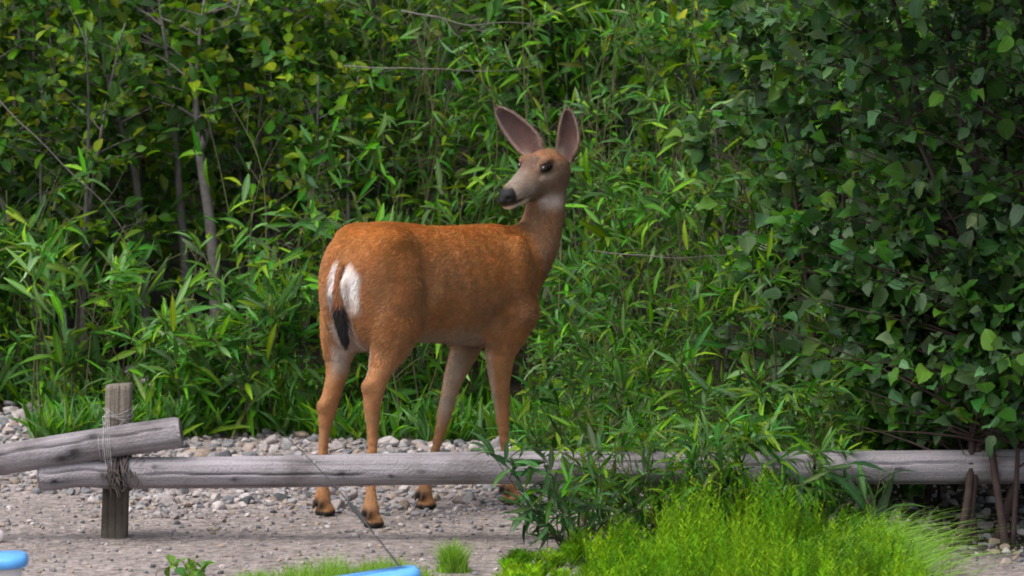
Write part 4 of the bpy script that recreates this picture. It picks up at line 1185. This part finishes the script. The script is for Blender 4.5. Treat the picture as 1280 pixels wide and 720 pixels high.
    idx = np.full(cx, -1, np.int64); ii = np.argwhere(act); idx[act] = np.arange(len(ii))
    acc = np.zeros((len(ii), 3)); num = np.zeros(len(ii))
    cor = [(i, j, k) for i in (0, 1) for j in (0, 1) for k in (0, 1)]
    for a_ in cor:
        for d in range(3):
            if a_[d] == 0:
                b_ = list(a_); b_[d] = 1
                va = g[ii[:, 0] + a_[0], ii[:, 1] + a_[1], ii[:, 2] + a_[2]]; vb = g[ii[:, 0] + b_[0], ii[:, 1] + b_[1], ii[:, 2] + b_[2]]
                m = (va < 0) != (vb < 0)
                t = np.where(m, va / np.where(m, va - vb, 1), 0)
                p = np.tile(np.array(a_, float), (len(ii), 1)); p[:, d] = t
                acc[m] += p[m]; num += m
    V = lo + h * (ii + acc / num[:, None])
    F = []
    for d in range(3):
        e1, e2 = [(1, 2), (2, 0), (0, 1)][d]
        sl0 = [slice(1, -1)] * 3; sl1 = [slice(1, -1)] * 3
        sl0[d] = slice(0, -1); sl1[d] = slice(1, None)
        A0, A1 = inside[tuple(sl0)], inside[tuple(sl1)]
        ch = np.argwhere(A0 != A1)
        base = ch.copy()
        for e in (e1, e2): base[:, e] += 1
        flip = A0[tuple(ch.T)]
        def at(o1, o2):
            q = base.copy(); q[:, e1] -= o1; q[:, e2] -= o2
            return idx[q[:, 0], q[:, 1], q[:, 2]]
        Q = np.stack([at(1, 1), at(0, 1), at(0, 0), at(1, 0)], 1)
        Q[~flip] = Q[~flip][:, ::-1]
        F.append(Q)
    F = np.vstack(F); F = F[(F >= 0).all(1)]
    # a little relaxation to take out the stair steps
    e = np.vstack([F[:, [0, 1]], F[:, [1, 2]], F[:, [2, 3]], F[:, [3, 0]]])
    deg = np.bincount(e.ravel(), minlength=len(V)).astype(float)
    for lam in (0.5, -0.48, 0.5, -0.48):
        sm = np.zeros_like(V)
        for c in range(3):
            sm[:, c] = np.bincount(e[:, 0], V[e[:, 1], c], len(V)) + np.bincount(e[:, 1], V[e[:, 0], c], len(V))
        V += lam * (sm / np.maximum(deg, 1)[:, None] - V)
    nb = len(V)

    # ---- ears: cupped leaf-shaped shells rooted inside the skull (joined to the body mesh)
    ear_info = []
    def ear(base, tip, face, width, cup):
        base, tip, face = (np.asarray(q, float) for q in (base, tip, face))
        L = np.linalg.norm(tip - base); d = (tip - base) / L
        face = face - d * (face @ d); face /= np.linalg.norm(face)
        w = np.cross(d, face)
        ns, nt_ = 22, 15
        ss = np.linspace(0, 1, ns); tt = np.linspace(-1, 1, nt_)
        prof = np.interp(ss, [0, 0.06, 0.16, 0.3, 0.45, 0.6, 0.75, 0.87, 0.95, 1.0], [0.42, 0.55, 0.82, 1.0, 0.99, 0.91, 0.76, 0.56, 0.38, 0.16]) * width / 2
        ang = np.interp(ss, [0, 0.15, 0.4, 1.0], [2.3, 1.75, 1.15, 0.75]) * cup
        Vo = np.zeros((ns, nt_, 3)); Vi = np.zeros((ns, nt_, 3))
        for i, sv in enumerate(ss):
            th = tt * ang[i]; R = prof[i] / max(math.sin(min(ang[i], 1.57)), 0.2)
            bend = 0.03 * L * math.sin(math.pi * sv)
            for (arr, rr) in ((Vo, R + 0.0028), (Vi, R - 0.0028)):
                arr[i] = base + d * (L * sv) - face * (bend - R) + (np.sin(th) * rr)[:, None] * w - (np.cos(th) * rr)[:, None] * face - face * R * 0.55
        o = 0
        Vv = np.concatenate([Vo.reshape(-1, 3), Vi.reshape(-1, 3)]); n1 = ns * nt_
        Fs = []
        for i in range(ns - 1):
            for j in range(nt_ - 1):
                a0 = i * nt_ + j
                Fs.append((a0, a0 + 1, a0 + nt_ + 1, a0 + nt_)); Fs.append((n1 + a0, n1 + a0 + nt_, n1 + a0 + nt_ + 1, n1 + a0 + 1))
        for i in range(ns - 1):
            for j, sgn in ((0, 1), (nt_ - 1, -1)):
                a0 = i * nt_ + j; q = (a0, a0 + nt_, n1 + a0 + nt_, n1 + a0)
                Fs.append(q if sgn > 0 else q[::-1])
        for j in range(nt_ - 1):
            a0 = (ns - 1) * nt_ + j; Fs.append((a0, a0 + 1, n1 + a0 + 1, n1 + a0))
        Sg = np.tile(np.repeat(ss, nt_), 2); Tg = np.tile(np.tile(tt, ns), 2); In = np.repeat([0, 1], n1)
        return Vv, np.array(Fs), np.stack([Sg, Tg, In], 1), d
    # world directions turned into the deer's frame
    def w2l(v): 
        v = np.asarray(v, float)
        return np.array([v @ np.array([0.7314, 0.6820, 0]), v @ np.array([-0.6820, 0.7314, 0]), v[2]])
    eb = []
    for base, dirw, ln, face, width, cup in (
            (hp(0.014, -0.050, -0.016), (-0.72, 0.08, 0.78), 0.204, (-0.10, -1.0, 0.05), 0.086, 1.0),       # its right ear, laid out to the side
            (hp(-0.006, 0.056, -0.022), (-0.03, -0.10, 0.99), 0.158, (-0.35, -1.0, 0.0), 0.074, 1.05)):
        dl = w2l(np.array(dirw) / np.linalg.norm(dirw))
        ev, ef, inf, d = ear(base - dl * 0.012, base + dl * ln, w2l(face), width, cup)
        eb.append((ev, ef, inf, d))
    Vall = [V]; Fall = [F]; ofs = nb
    for ev, ef, inf, d in eb:
        Vall.append(ev); Fall.append(ef + ofs); ofs += len(ev)
    VV = np.vstack(Vall); FF = np.vstack(Fall)
    # normals
    fn = np.cross(VV[FF[:, 2]] - VV[FF[:, 0]], VV[FF[:, 3]] - VV[FF[:, 1]])
    vn = np.zeros_like(VV)
    for c in range(4):
        for d in range(3):
            vn[:, d] += np.bincount(FF[:, c], fn[:, d], len(VV))
    vn /= np.linalg.norm(vn, axis=1)[:, None] + 1e-12

    # ---- coat colours, hair flow and hair length at every vertex
    x, y, z = VV.T
    n1 = value_noise(VV, 14, 1); n2 = value_noise(VV, 45, 2); n3 = value_noise(VV, 5, 3)
    def mix(c, col, w): return c + (np.asarray(col) - c) * np.clip(w, 0, 1)[:, None]
    rufous = np.array([0.44, 0.185, 0.056])
    c = np.tile(rufous, (len(VV), 1))
    c = mix(c, (0.53, 0.215, 0.044), smooth01(0.80, 0.92, z) * 0.7)
    c = mix(c, (0.30, 0.150, 0.075), (0.45 + 0.7 * n3 + 0.35 * n1) * smooth01(0.90, 0.72, z) * 0.85)
    inner = smooth01(0.15, 0.75, -vn[:, 1] * np.sign(y)) 
    leg = smooth01(0.56, 0.50, z)
    c = mix(c, (0.35, 0.165, 0.068), leg * 0.9)
    c = mix(c, (0.38, 0.195, 0.088), smooth01(0.30, 0.16, z) * 0.7)
    fore = smooth01(0.0, 0.1, x)
    # lateral offset of the limb axis decides the pale inside of each leg
    c = mix(c, (0.42, 0.28, 0.175), inner * smooth01(0.58, 0.54, z) * (smooth01(0.22, 0.32, z) * fore * smooth01(-0.02, 0.02, y) + smooth01(0.40, 0.50, z) * (1 - fore) * 0.6 + 0.5 * fore * smooth01(0.02, -0.02, y) * smooth01(0.22, 0.32, z)) * 0.85)
    back = smooth01(0.35, 0.95, -vn[:, 0] - 0.6 * vn[:, 1] * np.sign(y)) * fore * smooth01(0.54, 0.48, z) * smooth01(0.25, 0.34, z)
    c = mix(c, (0.46, 0.37, 0.28), back * 0.7)
    # belly
    c = mix(c, (0.34, 0.25, 0.18), smooth01(0.3, 0.9, -vn[:, 2]) * smooth01(0.62, 0.55, z) * smooth01(0.45, 0.51, z) * 0.8)
    # groin and inside of the thighs
    c = mix(c, (0.52, 0.42, 0.36), smooth01(0.66, 0.60, z + 0.03 * n1) * smooth01(0.42, 0.50, z) * smooth01(-0.17, -0.24, x) * np.maximum(inner, smooth01(0.075, 0.045, np.abs(y))) * 0.9)
    # rump patch
    yr = y + 0.010
    rp = smooth01(-0.235, -0.270, x + 0.25 * np.abs(np.abs(yr) - 0.045) + 0.006 * n2) * smooth01(0.828, 0.803, z + 0.8 * np.abs(np.abs(yr) - 0.034)) * smooth01(0.635, 0.700, z) * smooth01(0.094, 0.078, -yr) * smooth01(0.058, 0.044, yr)
    c = mix(c, (0.78, 0.74, 0.72), rp)
    c = mix(c, (0.30, 0.22, 0.19), rp * smooth01(0.020, 0.006, np.abs(np.abs(yr) - 0.040)) * smooth01(0.785, 0.74, z) * 0.8)
    # tail
    TA = np.array(TAIL)[::-1]
    ty = np.interp(z, TA[:, 2], TA[:, 1]); tx = np.interp(z, TA[:, 2], TA[:, 0]); tr_ = np.interp(z, TA[:, 2], TA[:, 3])
    td = np.hypot((x - tx), (y - ty) / 1.2)
    tail = smooth01(1.7, 1.3, td / tr_) * smooth01(0.81, 0.795, z) * smooth01(0.53, 0.54, z)
    c = mix(c, (0.26, 0.105, 0.040), tail)
    c = mix(c, (0.012, 0.010, 0.010), tail * smooth01(0.705, 0.675, z))
    # neck, face
    neck = smooth01(0.425, 0.475, x + 0.10 * (z - 0.80) + 0.015 * n1) * smooth01(0.62, 0.74, z)
    c = mix(c, (0.235, 0.130, 0.075), neck * 0.9)
    H = hloc(VV); A, B, Cc = H.T
    head = smooth01(-0.150, -0.112, Cc) * smooth01(-0.060, -0.015, A) * (A < 0.31) * (z > 0.9)
    c = mix(c, (0.215, 0.130, 0.085), head)
    c = mix(c, (0.30, 0.140, 0.065), head * smooth01(-0.03, 0.0, Cc) * smooth01(0.14, 0.05, A))            # warm forehead
    c = mix(c, (0.13, 0.085, 0.065), head * smooth01(0.075, 0.10, A) * smooth01(0.155, 0.13, A) * smooth01(0.034, 0.018, np.abs(B)) * smooth01(-0.04, -0.01, Cc) * 0.85)
    c = mix(c, (0.31, 0.240, 0.195), head * smooth01(0.135, 0.170, A) * smooth01(0.25, 0.225, A) * smooth01(-0.105, -0.075, Cc) * 0.85)   # grey muzzle
    c = mix(c, (0.50, 0.40, 0.30), head * np.exp(-(((A - 0.108) / 0.032) ** 2 + ((Cc + 0.046) / 0.012) ** 2)) * 0.7)  # pale under the eye
    c = mix(c, (0.68, 0.60, 0.54), head * smooth01(-0.091, -0.096, Cc) * smooth01(0.17, 0.20, A))         # white chin
    th = np.exp(-(((z - 0.962) / 0.021) ** 2)) * smooth01(0.55, 0.97, vn @ w2l((0.42, -0.9, -0.1))) * smooth01(0.48, 0.51, x)
    c = mix(c, (0.60, 0.52, 0.47), th * 0.8)                                                               # throat patch
    nose = smooth01(0.234, 0.243, A + 0.30 * (Cc + 0.07)) * smooth01(-0.090, -0.083, Cc) * smooth01(-0.036, -0.046, Cc)
    c = mix(c, (0.008, 0.0075, 0.008), nose * head)
    c = mix(c, (0.030, 0.024, 0.022), head * smooth01(0.205, 0.225, A) * np.exp(-((Cc + 0.0880) / 0.0065) ** 2) * 0.9)
    eyed = np.exp(-(((A - 0.100) / 0.030) ** 2 + ((Cc + 0.021) / 0.0175) ** 2)) * smooth01(0.035, 0.045, np.abs(B))
    c = mix(c, (0.030, 0.020, 0.016), head * eyed * 1.2)
    # hooves and dew claws
    c = mix(c, (0.030, 0.024, 0.022), smooth01(0.022, 0.014, z + 0.003 * n2))
    for (fx, fy, fz) in ((-0.337, -0.168, 0.055), (-0.283, 0.125, 0.050), (0.052, 0.020, 0.055), (0.318, -0.085, 0.060)):
        dc = np.exp(-(((x - fx + 0.022) / 0.011) ** 2 + ((y - fy) / 0.024) ** 2 + ((z - fz + 0.010) / 0.018) ** 2))
        c = mix(c, (0.035, 0.026, 0.022), dc * 1.5)
    # ears
    ln = 0.0150 + 0 * z
    ln = np.where(z < 0.5, 0.0055, ln); ln = np.where(head > 0.5, 0.006, ln)
    ln = ln + 0.010 * rp + 0.010 * tail * smooth01(0.73, 0.68, z) - 0.010 * tail * smooth01(0.70, 0.75, z)
    ln = np.where((nose * head > 0.4) | (eyed * head > 0.35) | (z < 0.018), 0.0, ln)
    flow = np.zeros_like(VV)
    wl = smooth01(0.60, 0.50, z)[:, None]
    flow[:] = (1 - wl) * np.array([-1, 0, -0.45]) + wl * np.array([-0.15, 0, -1])
    wn_ = (neck * 1.0)[:, None]; flow = flow * (1 - wn_) + wn_ * np.array([-0.25, 0, -1.0])
    wh = np.clip(head, 0, 1)[:, None]; flow = flow * (1 - wh) + wh * (-f)
    wt = np.clip(tail + rp * 0.8, 0, 1)[:, None]; flow = flow * (1 - wt) + wt * np.array([-0.25, 0, -1.0])
    o = nb
    for ev, ef, inf, d in eb:
        m = slice(o, o + len(ev)); o += len(ev)
        sg, tg, inn = inf.T
        edge = np.maximum(smooth01(0.72, 0.97, np.abs(tg)), smooth01(0.93, 0.99, sg))
        cc = np.tile(np.array([0.23, 0.135, 0.080]), (len(ev), 1))
        cc = mix(cc, (0.085, 0.055, 0.045), edge * 0.5 + 0.6 * smooth01(0.6, 1.0, sg))
        ci = np.tile(np.array([0.115, 0.062, 0.054]), (len(ev), 1))
        ci = mix(ci, (0.075, 0.045, 0.042), smooth01(0.35, 0.6, sg) * 0.6)
        ci = mix(ci, (0.28, 0.21, 0.175), edge * 0.85)
        ci = mix(ci, (0.40, 0.31, 0.25), smooth01(0.35, 0.1, sg) * smooth01(0.2, 0.7, np.abs(tg)) * 0.8)
        c[m] = np.where(inn[:, None] > 0.5, ci, cc)
        ln[m] = np.where(inn > 0.5, 0.006, 0.007) + 0.006 * edge
        flow[m] = d
    c = c * (1 + 0.14 * n2 + 0.12 * n1 + 0.09 * value_noise(VV, 95, 9))[:, None]
    c = c * (1 + 0.10 * value_noise(VV, 30, 10)[:, None] * np.array([-0.6, 0.3, 1.0]))
    c = np.clip(c, 0.004, 0.9)

    mat, nt, b = new_mat('deer_hide')
    at = nt.nodes.new('ShaderNodeVertexColor'); at.layer_name = 'Col'
    nz = n_noise(nt, 260, 3)
    rp_ = n_ramp(nt, nz.outputs['Fac'], [(0.3, (0.72, 0.72, 0.72)), (0.7, (1.15, 1.15, 1.15))])
    nt.links.new(n_mix(nt, 1.0, at.outputs['Color'], rp_.outputs['Color'], 'MULTIPLY'), b.inputs['Base Color'])
    b.inputs['Roughness'].default_value = 0.62
    b.inputs['Specular IOR Level'].default_value = 0.25
    n_bump(nt, b, nz.outputs['Fac'], 0.4, 0.003)
    root = empty('deer', (-0.3027, 0.0307, 0.0), math.radians(43.0))
    tag(root, 'reddish brown doe with white rump and black tail, looking back over its shoulder', 'deer')
    body = link('body', np_mesh('deer_body', VV, FF, mat, True, c), root)

    # eyes
    em, ent, ebs = new_mat('deer_eye')
    ebs.inputs['Base Color'].default_value = (0.012, 0.008, 0.006, 1)
    ebs.inputs['Roughness'].default_value = 0.06
    a = np.linspace(0, math.pi, 13); ph = np.linspace(0, 2 * math.pi, 20, endpoint=False)
    sv = np.array([[math.sin(q) * math.cos(p), math.sin(q) * math.sin(p), math.cos(q)] for q in a for p in ph])
    sf = np.array([[i * 20 + j, (i + 1) * 20 + j, (i + 1) * 20 + (j + 1) % 20, i * 20 + (j + 1) % 20] for i in range(12) for j in range(20)])
    for sd in (-1, 1):
        ev = (sv * np.array([0.0265, 0.0130, 0.0145])) @ HM + hp(0.095, sd * 0.0505, -0.0195)
        link('eye', np_mesh('deer_eye', ev, sf, em), root)

    # ---- fur: short hairs laid along the flow, coloured by the coat under them
    tri = np.vstack([FF[:, [0, 1, 2]], FF[:, [0, 2, 3]]])
    ar = 0.5 * np.linalg.norm(np.cross(VV[tri[:, 1]] - VV[tri[:, 0]], VV[tri[:, 2]] - VV[tri[:, 0]]), axis=1)
    ar = ar * (1 + 1.2 * (head[tri[:, 0]] > 0.5)) * (ln[tri[:, 0]] > 0.002)
    NH = 280000
    r = np.random.default_rng(3)
    pick = r.choice(len(tri), NH, p=ar / ar.sum())
    b1, b2 = r.random(NH), r.random(NH); sw = b1 + b2 > 1; b1[sw], b2[sw] = 1 - b1[sw], 1 - b2[sw]
    wgt = np.stack([1 - b1 - b2, b1, b2], 1)
    tv = tri[pick]
    P0 = (VV[tv] * wgt[..., None]).sum(1); Nn = (vn[tv] * wgt[..., None]).sum(1); Fl = (flow[tv] * wgt[..., None]).sum(1)
    Cn = (c[tv] * wgt[..., None]).sum(1); Ln = (ln[tv] * wgt).sum(1) * r.uniform(0.6, 1.25, NH)
    Fl = Fl - Nn * (Fl * Nn).sum(1)[:, None]; Fl /= np.linalg.norm(Fl, axis=1)[:, None] + 1e-6
    Fl += 0.15 * r.normal(size=(NH, 3)) + 0.08 * np.stack([value_noise(P0, 14, s_) for s_ in (5, 6, 7)], 1)
    Dr = Fl + Nn * r.uniform(0.10, 0.26, NH)[:, None]; Dr /= np.linalg.norm(Dr, axis=1)[:, None]
    D2 = Fl + Nn * r.uniform(-0.08, 0.10, NH)[:, None]; D2 /= np.linalg.norm(D2, axis=1)[:, None]
    pts = np.stack([P0 - Nn * 0.001, P0 + Dr * (Ln * 0.5)[:, None], P0 + (Dr * 0.5 + D2 * 0.5) * Ln[:, None]], 1)
    hc = bpy.data.hair_curves.new('deer_fur')
    hc.add_curves([3] * NH)
    hc.attributes['position'].data.foreach_set('vector', pts.astype(np.float32).ravel())
    ra = hc.attributes.get('radius') or hc.attributes.new('radius', 'FLOAT', 'POINT')
    ra.data.foreach_set('value', np.tile(np.array([0.00055, 0.0005, 0.00012], np.float32), NH))
    ca = hc.attributes.new('Col', 'FLOAT_COLOR', 'CURVE')
    Cn = Cn * r.uniform(0.75, 1.25, NH)[:, None] * (1 + 0.06 * r.normal(size=(NH, 3)))
    c4 = np.ones((NH, 4), np.float32); c4[:, :3] = np.clip(Cn, 0, 0.95)
    ca.data.foreach_set('color', c4.ravel())
    fm, fnt, fb = new_mat('deer_fur')
    fa = fnt.nodes.new('ShaderNodeAttribute'); fa.attribute_name = 'Col'
    fnt.links.new(fa.outputs['Color'], fb.inputs['Base Color'])
    fb.inputs['Roughness'].default_value = 0.55
    fb.inputs['Specular IOR Level'].default_value = 0.3
    hc.materials.append(fm)
    fur = link('fur', hc, root)
    return root

build_deer()
